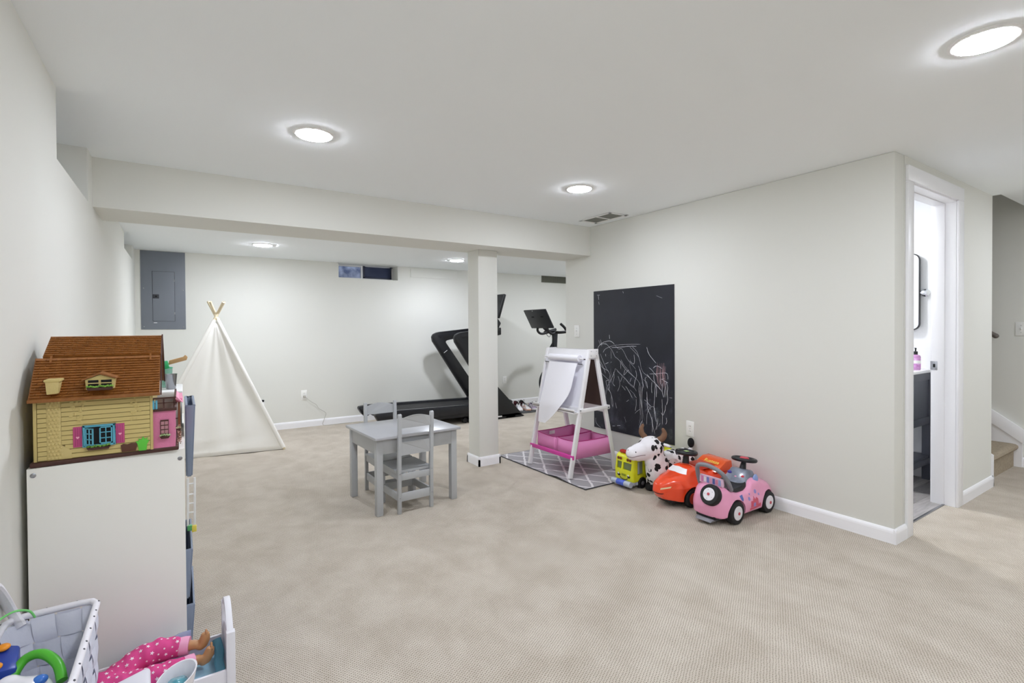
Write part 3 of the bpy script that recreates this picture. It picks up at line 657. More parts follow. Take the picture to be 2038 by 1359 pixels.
MB().beam((4.60, BY, .70), (4.63, BY, 1.15), .05, .07).build('handlebar_post', BLACKM, t, bevel=.008)
for s_ in (-1, 1):
    MB().tube(smoothpts([(4.60, BY+s_*.03, 1.155), (4.56, BY+s_*.14, 1.145), (4.62, BY+s_*.22, 1.15), (4.74, BY+s_*.23, 1.17), (4.82, BY+s_*.22, 1.19)]), .021, 10).build('handlebar', RUBBER, t, smooth=True)
    MB().tube(smoothpts([(4.60, BY+s_*.10, 1.15), (4.48, BY+s_*.12, 1.125), (4.42, BY+s_*.13, 1.15), (4.395, BY+s_*.12, 1.20), (4.42, BY+s_*.09, 1.245)]), .018, 10).build('bar_end', RUBBER, t, smooth=True)
MB().tube(smoothpts([(4.68, BY-.20, 1.17), (4.64, BY-.20, 1.22), (4.58, BY-.19, 1.27)]), .019, 10).build('horn_grip', RUBBER, t, smooth=True)
MB().tube(smoothpts([(4.40, BY-.02, 1.26), (4.44, BY-.04, 1.12), (4.50, BY-.03, 1.08), (4.55, BY-.02, 1.12), (4.56, BY-.03, .95), (4.55, BY-.02, .78)]), .004, 6).build('cable', BLACK, t, smooth=True)
MB().beam((4.50, BY-.03, .885), (4.47, BY-.03, .80), .018, .03).build('brake_lever', BLACKM, t, bevel=.003)
MB().beam((4.58, BY, .98), (4.49, BY-.03, .89), .02, .02).build('lever_arm', BLACKM, t, bevel=.003)
fw_ = MB().lathe([(0, -.018), (.19, -.018), (.235, -.022), (.24, -.012), (.24, .012), (.235, .022), (.19, .018), (0, .018)], 40, Matrix.Translation((4.575, BY, .41)) @ TW).build('flywheel', BLACKM, t, smooth=True)
MB().beam((4.60, BY, .72), (4.98, BY, .45), .06, .09).build('frame', BLACKM, t, bevel=.01)
MB().beam((4.575, BY, .41), (4.62, BY, .74), .07, .05).build('fork', BLACKM, t, bevel=.01)
MB().beam((4.98, BY, .45), (5.15, BY, .06), .06, .08).build('frame', BLACKM, t, bevel=.01)
MB().beam((4.62, BY, .42), (4.60, BY, .05), .06, .06).build('front_strut', BLACKM, t, bevel=.01)
MB().beam((4.95, BY, .45), (5.06, BY, .92), .04, .05).build('seat_post', BLACKM, t, bevel=.006)
MB().ell((5.10, BY, .95), (.14, .09, .03)).build('saddle', RUBBER, t, smooth=True)
for x in (4.58, 5.18): MB().box(x-.03, x+.03, BY-.26, BY+.26, .004, .055).build('stabiliser', BLACKM, t, bevel=.01)
MB().beam((4.86, BY-.07, .36), (4.80, BY-.07, .20), .02, .03).build('crank', BLACKM, t, bevel=.003)
MB().box(4.75, 4.85, BY-.17, BY-.08, .18, .205).build('pedal', RUBBER, t, bevel=.004)
MB().lathe([(0, -.02), (.10, -.02), (.11, 0), (.10, .02), (0, .02)], 28, Matrix.Translation((4.86, BY-.03, .38)) @ TW).build('crank_cover', BLACKM, t, smooth=True)

# ---------------------------------------------------------------- shoes on a mat
tag(MB().box(4.02, 4.50, 5.80, 6.40, .001, .012).build('shoe_mat', mat('mat_grey', '#4d4f50', .8, bump=.4), bevel=.003), 'dark grey rubber mat under the shoes beside the treadmill', 'mat')
def shoe(label, loc, rz, up, sole, accent, lace, size=.25):
    t = thing('sneaker', label, 'shoe', loc, rz, 'sneakers on the mat')
    def outline(k, wv=1): return [(x*size, wv*y*size) for x, y in ((-.5, 0), (-.47, .12), (-.3, .155), (-.05, .14), (.2, .19), (.4, .165), (.49, .06), (.5, 0), (.49, -.07), (.4, -.16), (.2, -.17), (-.05, -.12), (-.3, -.14), (-.47, -.11))]
    o = outline(0); n = len(o); vs = []; fs = []
    for z, g in ((0, .96), (.006, 1.03), (.022, 1.04), (.028, .98)): vs += [(x*g, y*g, z+.012*max(0, (x/size-.3))) for x, y in o]
    for k in range(3):
        for i in range(n): fs.append((k*n+i, k*n+(i+1) % n, (k+1)*n+(i+1) % n, (k+1)*n+i))
    fs += [tuple(reversed(range(n))), tuple(range(3*n, 4*n))]
    MB().add(vs, fs).build('sole', sole, t, smooth=True, local=True)
    vs = []; fs = []
    hs = lambda x: .028+size*(.26 if x < -.28 else .26-.16*(x+.28)/.45 if x < .17 else .10-.10*max(0, (x-.25))/.25)
    for k, g in ((0, 1), (.45, .97), (.8, .8), (1, .42)):
        for x, y in o: hx = hs(x/size); vs.append((x*(1-.06*k), y*g, .027+(hx-.027)*k))
    for k in range(3):
        for i in range(n): fs.append((k*n+i, k*n+(i+1) % n, (k+1)*n+(i+1) % n, (k+1)*n+i))
    fs.append(tuple(range(3*n, 4*n)))
    MB().add(vs, fs).build('upper', up, t, smooth=True, local=True)
    MB().add([(-.40*size, -.045*size, .027+size*.265), (-.12*size, -.05*size, .027+size*.235), (-.12*size, .05*size, .027+size*.235), (-.40*size, .045*size, .027+size*.265), (-.38*size, 0, .012+size*.265)], [(0,1,2,3)]).build('opening', DARK, t, local=True)
    MB().tube(smoothpts([(.25*size, -.165*size, .04), (.05*size, -.14*size, .075), (-.1*size, -.125*size, .045), (-.3*size, -.14*size, .05)]), .004, 6).build('side_stripe', accent, t, smooth=True, local=True)
    lm = MB()
    for i in range(4):
        x = (.16-.07*i)*size; z = hs(x/size)+.004; lm.tube([(x, -.06*size, z-.006), (x, 0, z), (x, .06*size, z-.006)], .0025, 5)
    lm.tube(smoothpts([(-.08*size, 0, hs(-.08)+.005), (-.02*size, .07*size, hs(-.08)+.035), (.05*size, .05*size, hs(0)+.01)]), .0025, 5)
    lm.build('laces', lace, t, smooth=True, local=True)
    return t
SW = mat('shoe_white', '#e6e4e6', .6); SP = mat('shoe_peach', '#e8b9a6', .6); SL = mat('shoe_lilac', '#b9a9c4', .6); SN = mat('shoe_navy', '#25304e', .7); SMR = mat('shoe_maroon', '#5a1d2a', .7); SK = mat('shoe_black', '#1d1b20', .7); SR = mat('shoe_rose', '#e7c4c6', .6)
shoe('white sneaker with grey side, leftmost of the front row on the mat', (4.09, 6.00, .013), R(-112), SW, SW, mat('shoe_grey', '#9ba0aa', .6), SW, .22)
shoe('white sneaker with peach sole, second from left in the front row', (4.195, 5.97, .013), R(-100), SW, SP, SP, SW, .22)
shoe('pale lilac sneaker beside the easel leg, on the mat', (4.30, 5.96, .013), R(-105), SL, SW, SW, SW, .22)
shoe('white and navy sneaker, rightmost of the front row', (4.405, 6.03, .013), R(-88), SW, SN, SN, SN, .22)
shoe('maroon sneaker with rose sole behind the grey-sided white one', (4.13, 6.25, .013), R(-105), SMR, SR, SR, SK, .22)
shoe('dark red sneaker with black laces behind the peach-soled one', (4.24, 6.25, .013), R(-95), SMR, SR, SK, SK, .22)
shoe('black sneaker at the back of the mat', (4.35, 6.27, .013), R(-100), SK, SW, SMR, SK, .22)
# ---------------------------------------------------------------- bathroom things
VAN = mat('vanity_grey', '#5d606c', .45)
t = thing('vanity', 'dark grey open-shelf bathroom vanity with white top seen through the doorway', 'vanity', (4.66, 1.80, 0))
MB().box(4.385, 4.944, 1.435, 2.2, .85, .872).build('countertop', mat('counter_white', '#f2f3f6', .15), t, bevel=.003)
for x in (4.40, 4.885):
    for y in (1.45, 2.14): MB().box(x, x+.052, y, y+.052, 0, .85).build('leg', VAN, t, bevel=.002)
for x0 in ():
    pass
MB().box(4.45, 4.89, 1.462, 1.478, .46, .85).build('side_panel', VAN, t)
MB().box(4.45, 4.89, 1.453, 1.47, .79, .85).build('side_rail', VAN, t, bevel=.001)
MB().box(4.45, 4.89, 1.453, 1.47, .445, .50).build('side_rail', VAN, t, bevel=.001)
MB().box(4.41, 4.42, 1.50, 2.14, .46, .85).build('door', VAN, t, bevel=.001)
MB().box(4.41, 4.93, 1.46, 2.18, .175, .195).build('shelf', VAN, t, bevel=.001)
MB().box(4.45, 4.89, 1.453, 1.468, .13, .175).build('side_rail', VAN, t, bevel=.001)
t = thing('soap_bottle', 'pink hand soap pump bottle with black pump on the vanity', 'soap bottle', (4.75, 1.50, .872))
MB().lathe([(.029, 0), (.032, .004), (.032, .10), (.028, .112), (.014, .118), (.012, .124), (0, .124)], 24).build('bottle', mat('soap_pink', '#c58fc4', .2, coat=.3), t, smooth=True, local=True)
MB().lathe([(.0325, .02), (.0327, .022), (.0327, .088), (.0325, .09)], 24).build('label_band', mat('soap_label', '#d8a8da', .5, color2='#b069ae', vscale=40), t, smooth=True, local=True)
MB().lathe([(.014, .118), (.014, .142), (.005, .144), (.005, .17), (0, .17)], 16).build('pump', BLACK, t, smooth=True, local=True)
MB().beam((.006, .004, .168), (-.034, -.012, .166), .012, .008).build('spout', BLACK, t, bevel=.002, local=True)
MB().lathe([(.0329, .05), (.033, .052), (.033, .072), (.0329, .074)], 24).add([], []).build('white_band', WHITE, t, smooth=True, local=True)
t = thing('wall_mirror', 'tall rounded mirror with thin black frame over the vanity', 'mirror', (4.94, 1.75, 1.18))
def rrect(y0, y1, z0, z1, r, n=6):
    P = []
    for (cy, cz, a0) in ((y1-r, z1-r, 0), (y0+r, z1-r, 90), (y0+r, z0+r, 180), (y1-r, z0+r, 270)): P += arc((cy, cz), r, a0, a0+90, n)
    return P
MB().prism(rrect(1.52, 2.05, 1.178, 1.79, .05), 'x', 4.895, 4.915).build('frame', BLACKM, t)
MB().prism(rrect(1.527, 2.043, 1.185, 1.783, .045), 'x', 4.8935, 4.896).build('mirror_glass', mat('mirror', '#f4f6f8', .02, metal=1), t)
MB().lathe([(0, 0), (.028, .002), (.03, .006), (.022, .012), (.012, .02), (.012, .04), (.02, .05), (.016, .06), (0, .064)], 20, Matrix.Translation((4.944, 1.495, 1.475)) @ Matrix.Rotation(-PI/2, 4, 'Y')).build('pivot_bracket', CHROME, t, smooth=True)
MB().cyl((4.905, 1.49, 1.475), (4.905, 1.53, 1.475), .007, n=10).build('pivot_pin', CHROME, t, smooth=True)
# stair handrail
t = thing('handrail', 'dark rounded end of the stair handrail beyond the doorway wall', 'handrail', (5.93, 1.3, 1.12))
MB().tube([(5.92, 1.30, 1.12), (5.92, 1.33, 1.14), (5.92, 3.6, 2.80)], .021, 12).build('rail', mat('handrail_brown', '#6a625c', .4), t, smooth=True)
MB().ell((5.92, 1.30, 1.12), (.022, .022, .022)).build('end_cap', mat('handrail_brown', '#6a625c', .4), t, smooth=True)
for y in (1.7, 2.9): MB().cyl((5.92, y, 1.41+(y-1.7)*.73), (5.98, y, 1.37+(y-1.7)*.73), .008, n=8).build('bracket', SCREW, t)

# ---------------------------------------------------------------- rug
def rug_mat():
    m = bpy.data.materials.new('trellis_rug'); m.use_nodes = True
    N = m.node_tree.nodes; L = m.node_tree.links; b = N['Principled BSDF']; b.inputs['Roughness'].default_value = .95
    tc = N.new('ShaderNodeTexCoord'); sx = N.new('ShaderNodeSeparateXYZ')
    nz = N.new('ShaderNodeTexNoise'); nz.inputs['Scale'].default_value = 25; L.new(tc.outputs['Object'], nz.inputs['Vector'])
    vm = N.new('ShaderNodeVectorMath'); vm.operation = 'MULTIPLY_ADD'; vm.inputs[1].default_value = (.02,)*3; L.new(nz.outputs['Color'], vm.inputs[0]); L.new(tc.outputs['Object'], vm.inputs[2]); L.new(vm.outputs[0], sx.inputs[0])
    def mth(op, a, bb=None):
        q = N.new('ShaderNodeMath'); q.operation = op
        for i, v in enumerate((a, bb)):
            if v is None: continue
            if isinstance(v, (int, float)): q.inputs[i].default_value = v
            else: L.new(v, q.inputs[i])
        return q.outputs[0]
    def lines(sg):
        u = mth('ADD', mth('MULTIPLY', sx.outputs[0], 1/.19), mth('MULTIPLY', sx.outputs[1], sg/.30))
        fr = mth('FRACT', u); return mth('LESS_THAN', mth('ABSOLUTE', mth('SUBTRACT', fr, .5)), .055)
    s = mth('MAXIMUM', lines(1), lines(-1))
    mx = N.new('ShaderNodeMix'); mx.data_type = 'RGBA'; mx.inputs[6].default_value = lin('#a09da0'); mx.inputs[7].default_value = lin('#dedbdc'); L.new(s, mx.inputs[0]); L.new(mx.outputs[2], b.inputs['Base Color'])
    n2 = N.new('ShaderNodeTexNoise'); n2.inputs['Scale'].default_value = 400; bp = N.new('ShaderNodeBump'); bp.inputs['Strength'].default_value = .6; bp.inputs['Distance'].default_value = .003
    L.new(n2.outputs['Fac'], bp.inputs['Height']); L.new(bp.outputs[0], b.inputs['Normal']); return m
t = thing('rug', 'small grey rug with white trellis lines under the easel', 'rug', (2.87, 3.40, 0))
mb = MB(); n = 24; vs = []; fs = []
def rz_(x, y): return .008+.003*noise.noise(Vector((x*6, y*6, 0)))+(.012*math.exp(-((x-2.50)/.05)**2-((y-3.15)/.08)**2))
for i in range(n+1):
    for j in range(n+1): x = 2.505+.75*i/n; y = 2.80+1.215*j/n; vs.append((x, y, rz_(x, y)))
for i in range(n):
    for j in range(n): a = i*(n+1)+j; fs.append((a, a+n+1, a+n+2, a+1))
MB().add(vs, fs).build('pile', rug_mat(), t, smooth=True)
mb = MB(); vs = []
edge = [(2.505, 2.80+1.215*j/n) for j in range(n+1)]+[(2.505+.75*i/n, 4.015) for i in range(1, n+1)]+[(3.255, 4.015-1.215*j/n) for j in range(1, n+1)]+[(3.255-.75*i/n, 2.80) for i in range(1, n)]
MB().tube([(x, y, rz_(x, y)-.003) for x, y in edge], .004, 6, closed=True).build('binding', mat('rug_edge', '#3c3b40', .9), t, smooth=True)

# ---------------------------------------------------------------- easel
EW = mat('easel_white', '#f0eff2', .4, var=.03)
t = thing('easel', 'white wooden double-sided children\'s easel with paper roll, on the grey rug', 'easel', (2.81, 3.32, 0))
Y0, Y1 = 3.045, 3.59
def zf(k): return k
G = .0175
for y in (Y0, Y1):
    MB().beam((2.56, y, G), (2.775, y, 1.035), .038, .022, (0,1,0)).build('leg', EW, t, bevel=.002)
    MB().beam((3.055, y, G), (2.835, y, 1.035), .038, .022, (0,1,0)).build('leg', EW, t, bevel=.002)
    hg = MB().box(2.755, 2.855, y-.019, y-.011, .965, 1.04).build('hinge_plate', EW, t, bevel=.003)
    for x in (2.775, 2.832):
        for z in (.985, 1.022): MB().cyl((x, y-.0205, z), (x, y-.018, z), .0035, n=8).build('screw', SCREW, hg)
    MB().beam((2.655, y-.014, .545), (2.965, y-.014, .555), .014, .03, (0,0,1)).build('side_brace', EW, t, bevel=.002)
    for x in (2.655, 2.962): MB().cyl((x, y-.026, .55), (x, y-.018, .55), .006, n=10).build('bolt', SCREW, t)
def fx(z): return 2.56+.215*(z-G)/(1.022)
def bx_(z): return 3.055-.22*(z-G)/(1.022)
def slant(z0, z1, off, th, mat_, name, f, y0=Y0+.019, y1=Y1-.019):
    a, b = f(z0)+off, f(z1)+off
    return MB().add([(a, y0, z0), (a+th, y0, z0), (a+th, y1, z0), (a, y1, z0), (b, y0, z1), (b+th, y0, z1), (b+th, y1, z1), (b, y1, z1)], [(3,2,1,0),(4,5,6,7),(0,1,5,4),(1,2,6,5),(2,3,7,6),(3,0,4,7)]).build(name, mat_, t)
slant(.96, 1.035, -.008, .016, EW, 'top_rail', fx); slant(.95, 1.035, -.008, .016, EW, 'top_rail', bx_)
slant(.56, .95, -.003, .008, mat('whiteboard', '#ededf4', .25), 'whiteboard_panel', fx)
slant(.56, .95, -.004, .008, mat('hardboard_brown', '#4c3a34', .7), 'chalkboard_panel', bx_)
MB().box(2.60, 2.672, Y0-.005, Y1+.005, .525, .535).box(2.60, 2.608, Y0-.005, Y1+.005, .535, .56).box(2.664, 2.672, Y0+.02, Y1-.02, .535, .57).build('tray', EW, t, bevel=.002)
MB().box(2.945, 3.02, Y0+.02, Y1-.02, .525, .535).box(3.012, 3.02, Y0+.02, Y1-.02, .535, .56).box(2.938, 2.946, Y0+.02, Y1-.02, .51, .575).build('tray', EW, t, bevel=.002)
for z, f in ((.185, fx), (.20, bx_)):
    pass
MB().box(2.575, 2.589, Y0-.02, Y1+.02, .163, .196).build('front_rail', mat('magenta_plastic', '#d23fa0', .4), t, bevel=.003)
MB().box(3.012, 3.026, Y0, Y1, .163, .19).build('rear_rail', EW, t, bevel=.002)
PAPER = mat('drawing_paper', '#f2f1f8', .8, bump=.1, bscale=30)
rx, rz2 = fx(.955)-.036, .962
MB().cyl((rx, 3.105, rz2), (rx, 3.50, rz2), .027, n=28).build('paper_roll', PAPER, t, smooth=True)
MB().cyl((rx, Y0+.02, rz2), (rx, Y1-.02, rz2), .008, n=10).build('dowel', EW, t, smooth=True)
MB().tube([(rx+.026*math.cos(a*.5)*(.3+a*.022), 3.1045, rz2+.026*math.sin(a*.5)*(.3+a*.022)) for a in range(32)], .0005, 4).build('roll_spiral', mat('paper_line', '#b9b9c6', .8), t)
for y in (Y0+.07, Y1-.03): MB().beam((fx(.915)-.018, y-.03, .915), (fx(.915)-.018, y+.025, .915), .003, .005).build('paper_slot', DARK, t)
# hanging sheet: free corner swings left towards the far leg
n, m = 16, 26; vs = []; fs = []
for j in range(m+1):
    v = j/m
    for i in range(n+1):
        u = i/n                       # 0 near side, 1 far side
        yn = 3.10; yf = 3.47
        ylo = yn+.29*max(0, (v-.36)/.64)**1.7   # near edge runs diagonally to the far lower corner
        zbot = .405
        z = .925-(.925-zbot)*v
        y = ylo*(1-u)+(yf+.015*v)*u
        z2 = z
        zz = max(z2, .1); x = (2.588+(2.700-2.588)*max(0, (zz-.57)/.39) if zz > .57 else 2.588-.012*(.57-zz)/.16)-.010*math.sin(PI*v)*(1-u)+.004*noise.noise(Vector((u*2, v*3, 2)))
        vs.append((x, y, z2))
for j in range(m):
    for i in range(n): a = j*(n+1)+i; fs.append((a, a+1, a+n+2, a+n+1))
MB().add(vs, fs).build('paper_sheet', PAPER, t, smooth=True)
# storage bins
PF = mat('pink_bin_fabric', '#e58fc4', .75, bump=.15, bscale=300, alpha=.93); PF2 = mat('pink_bin_trim', '#a91d6e', .6)
def bin_(label, y0, y1, xa, xb, ztop, loc):
    b = thing('storage_bin', label, 'storage bin', loc, 0, 'pink fabric bins on the easel')
    z0 = .160; q = .004
    MB().box(xa, xb, y0, y1, z0, z0+q).build('bottom', PF, b)
    def wl(x0, yy0, x1, yy1, h0, h1, name='side'):
        n_ = 8; vs = []; fs = []
        for i in range(n_+1):
            u = i/n_; x = x0+(x1-x0)*u; y = yy0+(yy1-yy0)*u; hh = h0+(h1-h0)*u-.006*math.sin(PI*u)
            nx, ny = (yy1-yy0), -(x1-x0); l = math.hypot(nx, ny); nx /= l; ny /= l; bl = .004*math.sin(PI*u)
            vs += [(x, y, z0), (x+nx*bl, y+ny*bl, (z0+hh)/2), (x, y, hh)]
        for i in range(n_): a = 3*i; fs += [(a, a+3, a+4, a+1), (a+1, a+4, a+5, a+2)]
        o = MB().add(vs, fs).build(name, PF, b, smooth=True); md = o.modifiers.new('s', 'SOLIDIFY'); md.thickness = .002
    c = [(xa, y0), (xb, y0), (xb, y1), (xa, y1)]; hs = ztop
    for i in range(4):
        j = (i+1) % 4; wl(*c[i], *c[j], hs[i], hs[j])
    rim = []
    for i in range(4):
        j = (i+1) % 4
        for k_ in range(6): u = k_/6; rim.append((c[i][0]+(c[j][0]-c[i][0])*u, c[i][1]+(c[j][1]-c[i][1])*u, hs[i]+(hs[j]-hs[i])*u-.006*math.sin(PI*u)))
    MB().tube(rim, .0035, 6, closed=True).build('rim_binding', PF2, b, smooth=True)
    for x, y in c: MB().tube([(x, y, z0), (x, y, z0+.12)], .0015, 5).build('seam', PF2, b)
    return b
bin_('pink fabric storage bin on the near half of the easel', 3.045, 3.285, 2.625, 3.005, (.303, .303, .300, .298), (2.81, 3.165, .16))
b = bin_('pink fabric storage bin with white tag on the far half of the easel', 3.295, 3.545, 2.615, 3.02, (.296, .30, .318, .306), (2.81, 3.42, .16))
MB().box(2.74, 2.80, 3.538, 3.541, .262, .292).build('paper_tag', WHITE, b)

# ---------------------------------------------------------------- wheels helper
def wheel(t, c, r, wd, hub, side=-1, hubw=.62, cap='#c04a5a', dots=False, axis='y', lab=None, T=None):
    if T is None: T = Matrix.Translation(c) @ Matrix.Rotation(PI/2, 4, 'X') @ (Matrix.Identity(4) if side < 0 else Matrix.Rotation(PI, 4, 'X'))
    h = wd/2
    w_ = MB().lathe([(0, -h), (r*.7, -h), (r*.93, -h*.9), (r, -h*.55), (r, h*.55), (r*.93, h*.92), (r*.78, h), (r*hubw, h*.9), (0, h*.86)], 32, T).build('wheel', RUBBER, t, smooth=True, label=lab)
    hb = MB().lathe([(0, h*.86), (r*hubw*.98, h*.86), (r*hubw*.98, h*1.0), (r*hubw*.85, h*1.08), (r*hubw*.7, h*1.02), (r*.15, h*1.15), (0, h*1.15)], 28, T).build('hubcap', hub, w_, smooth=True)
    if cap: MB().lathe([(0, h*1.1), (r*.13, h*1.1), (r*.13, h*1.28), (r*.1, h*1.32), (0, h*1.32)], 14, T).build('hub_button', mat('hub_'+cap[1:], cap, .4), w_, smooth=True)
    if dots:
        mb = MB()
        for k in range(5):
            a = 2*PI*k/5+.4; mb.lathe([(0, h*1.0), (r*.035, h*1.04), (0, h*1.1)], 8, T @ Matrix.Translation((r*.42*math.cos(a), r*.42*math.sin(a), 0)))
        mb.build('hub_dots', mat('hub_dot', '#7d7d88', .5), w_)
    return w_

# ---------------------------------------------------------------- pink ride-on car
PINK = mat('pink_plastic', '#efa2c5', .25, coat=.4); GREYP = mat('grey_plastic', '#85858c', .45); HUBW = mat('hub_white', '#ebe8ee', .4)
t = thing('ride_on_car', 'pink plastic ride-on toy car with grey push handle, nearest the camera', 'ride-on toy', (2.96, 1.92, 0))
YC = 1.915
prof = [(2.695, .045), (2.678, .11), (2.688, .175), (2.722, .222), (2.775, .238), (2.81, .215), (2.88, .190), (2.95, .190), (3.00, .205), (3.03, .235), (3.08, .245), (3.15, .222), (3.23, .200), (3.28, .155), (3.297, .10), (3.285, .05), (3.12, .045), (2.95, .045), (2.75, .05)]
b = MB().prism(prof, 'y', YC-.125, YC+.125)
def warp_p(c):
    x, y, z = c; k = 1.03-.30*max(0, (2.82-x)/.15)**2-.35*max(0, (x-3.16)/.13)**2
    k *= 1+.05*math.exp(-((z-.10)/.05)**2)-.14*max(0, (z-.14)/.1)
    q = min(1, abs(y-YC)/.125)
    return Vector((x+.035*q**3*max(0, min(1, (2.80-x)/.12)), YC+(y-YC)*k, z-.030*q**3*max(0, min(1, (z-.11)/.10))))
cuts = [MB().cyl((cx_, YC-.2, .068), (cx_, YC-.075, .068), .083, n=36) for cx_ in (2.835, 3.185)]+[MB().cyl((cx_, YC+.075, .068), (cx_, YC+.2, .068), .083, n=36) for cx_ in (2.835, 3.185)]
me = remesh(b, .006, 26, None)
for v in me.vertices: v.co = warp_p(v.co)
def cutmesh(me, cuts):
    o = bpy.data.objects.new('tmp', me); col.objects.link(o); cs = []
    for c in cuts:
        co = bpy.data.objects.new('cut', c.mesh('cut')); col.objects.link(co); cs.append(co)
        m = o.modifiers.new('b', 'BOOLEAN'); m.operation = 'DIFFERENCE'; m.object = co; m.solver = 'EXACT'
    dg = bpy.context.evaluated_depsgraph_get(); out = bpy.data.meshes.new_from_object(o.evaluated_get(dg))
    for q in [o]+cs: bpy.data.objects.remove(q)
    return out
me = cutmesh(me, cuts); me.materials.clear()
link_mesh('body', me, PINK, t, smooth=True)
pbv = None
MB().box(2.70, 3.25, YC-.07, YC+.07, .03, .10).build('chassis', BLACK, t, bevel=.01)
for x in (2.835, 3.185):
    for s in (-1, 1): wheel(t, (x, YC+s*.108, .071), .071, .058, HUBW, s)
T = Matrix.Translation((2.700, YC-.040, .184)) @ Matrix.Rotation(R(-66), 4, 'Y')
w_ = wheel(t, None, .064, .05, HUBW, T=T, dots=True, lab='spare wheel on the back')
# seat
sm = MB(); n_ = 16; vs = []; fs = []
for i in range(n_+1):
    for j in range(n_+1):
        u = i/n_; v = j/n_*2-1; x = 2.775+.245*u; wv = .088*(1-.25*(2*u-1)**4); y = YC+v*wv
        vs.append((x, y, .204-.012*math.sin(PI*u)+.010*v*v+.018*max(0, u-.8)*5*.6+.012*max(0, .2-u)*5))
for i in range(n_):
    for j in range(n_): a = i*(n_+1)+j; fs.append((a, a+n_+1, a+n_+2, a+1))
o = MB().add(vs, fs).build('seat', BLACK, t, smooth=True); md = o.modifiers.new('s', 'SOLIDIFY'); md.thickness = -.03
# dashboard
ds = MB().add([(2.985, YC-.080, .20), (3.15, YC-.080, .20), (3.12, YC-.058, .272), (3.06, YC-.058, .280), (2.985, YC+.080, .20), (3.15, YC+.080, .20), (3.12, YC+.058, .272), (3.06, YC+.058, .280)], [(0,1,2,3),(7,6,5,4),(0,4,5,1),(1,5,6,2),(2,6,7,3),(3,7,4,0)]).build('dashboard', mat('dash_grey', '#8f97a6', .25, coat=.3, color2='#6a7080', vscale=14), t, bevel=.008)
for (yy, zz, cc, r_) in ((-.045, .24, '#c8384a', .014), (.0, .225, '#e895b8', .018), (.05, .25, '#4a3f9a', .016)):
    MB().ell((3.012+.032*(zz-.2)/.085*1.1, YC+yy, zz), (.008, r_, r_*.8)).build('dash_button', mat('dash_'+cc[1:], cc, .3), ds, smooth=True)
MB().ell((3.10, YC-.088, .225), (.026, .012, .032)).build('side_mirror', mat('mirror_blue', '#8fa4d8', .35), t, smooth=True)
MB().cyl((3.10, YC, .27), (3.118, YC, .325), .022, .014, n=16).build('steering_column', BLACK, t, smooth=True)
T = Matrix.Translation((3.12, YC, .332)) @ Matrix.Rotation(R(8), 4, 'Y')
st = MB(); ring = [(.068*math.cos(2*PI*i/32), .068*math.sin(2*PI*i/32), 0) for i in range(32)]
st.tube([T @ Vector(p) for p in ring], .0125, 10, closed=True)
st.cbox((0, 0, 0), (.034, .125, .012), T).cbox((-.03, 0, 0), (.06, .03, .010), T)
sw = st.build('steering_wheel', BLACK, t, smooth=True)
MB().lathe([(.03, .0), (.028, .012), (.02, .016), (0, .017)], 20, T).build('horn_button', mat('horn_red', '#d4485a', .3), sw, smooth=True)
# push handle
hp = smoothpts([(2.805, YC-.095, .205), (2.770, YC-.098, .26), (2.735, YC-.080, .315), (2.715, YC-.03, .345), (2.708, YC+.03, .352), (2.712, YC+.075, .335), (2.735, YC+.092, .28), (2.765, YC+.095, .205)], 6)
MB().tube([p+Vector((.018, 0, 0)) for p in hp], .0135, 10).build('push_handle', GREYP, t, smooth=True)
bk = MB().add([], []); o = bk.cbox((2.765, YC, .252), (.022, .165, .05)).build('backrest_panel', mat('backrest_print', '#e9c4dc', .4), t, bevel=.006)
cs_ = ['#d986b8', '#f2f0f6', '#7d86c9', '#e8a8c8', '#5f6fb5', '#e58fb0', '#9fb0e0']
for i in range(7): MB().box(2.7525, 2.7538, YC+.068-.0205*i-.016, YC+.068-.0205*i, .236+.004*(i % 2), .268+.003*((i+1) % 2)).build('printed_letter', mat('lt_'+cs_[i][1:], cs_[i], .5), o)
MB().add([(2.69, YC-.06, .035), (2.80, YC-.065, .040), (2.80, YC+.065, .040), (2.69, YC+.06, .035), (2.672, YC-.055, .020), (2.80, YC-.06, .022), (2.80, YC+.06, .022), (2.672, YC+.055, .020)], [(0,1,2,3),(7,6,5,4),(0,4,5,1),(1,5,6,2),(2,6,7,3),(3,7,4,0)]).build('rear_step', GREYP, t, bevel=.004)
# side decal: little house and bubbles, printed
def decal(t, me_src, shapes, m_, name, off=.0012):
    """flat print pressed on the surface: polygons in (x, z), projected onto the body along +y"""
    bm = bmesh.new(); bm.from_mesh(me_src); bv = BVHTree.FromBMesh(bm); bm.free()
    mb = MB(); M0 = _root[t.name]
    for poly in shapes:
        # fan of small quads so that it follows the curve
        P = []
        cx_ = sum(p[0] for p in poly)/len(poly); cz_ = sum(p[1] for p in poly)/len(poly)
        o = len(mb.v); N_ = len(poly)
        rings = [(cx_, cz_)]; allp = []
        for k_ in (1/3, 2/3, 1):
            for x, z in poly: allp.append((cx_+(x-cx_)*k_, cz_+(z-cz_)*k_))
        pts_ = [(cx_, cz_)]+allp; res = []
        for x, z in pts_:
            q = M0.inverted() @ Vector((x, YC-.4, z)); h_ = bv.ray_cast(q, Vector((0, 1, 0)))
            res.append((M0 @ h_[0])+Vector((0, -off, 0)) if h_[0] else None)
        if any(r_ is None for r_ in res): continue
        mb.v += res
        for i in range(N_): mb.f.append((o, o+1+i, o+1+(i+1) % N_))
        for k_ in range(2):
            for i in range(N_): a = o+1+k_*N_+i; b_ = o+1+k_*N_+(i+1) % N_; mb.f.append((a, a+N_, b_+N_, b_))
    if mb.v: return mb.build(name, m_, t)
bodyme = [c for c in t.children if c.name.startswith('body')][0].data
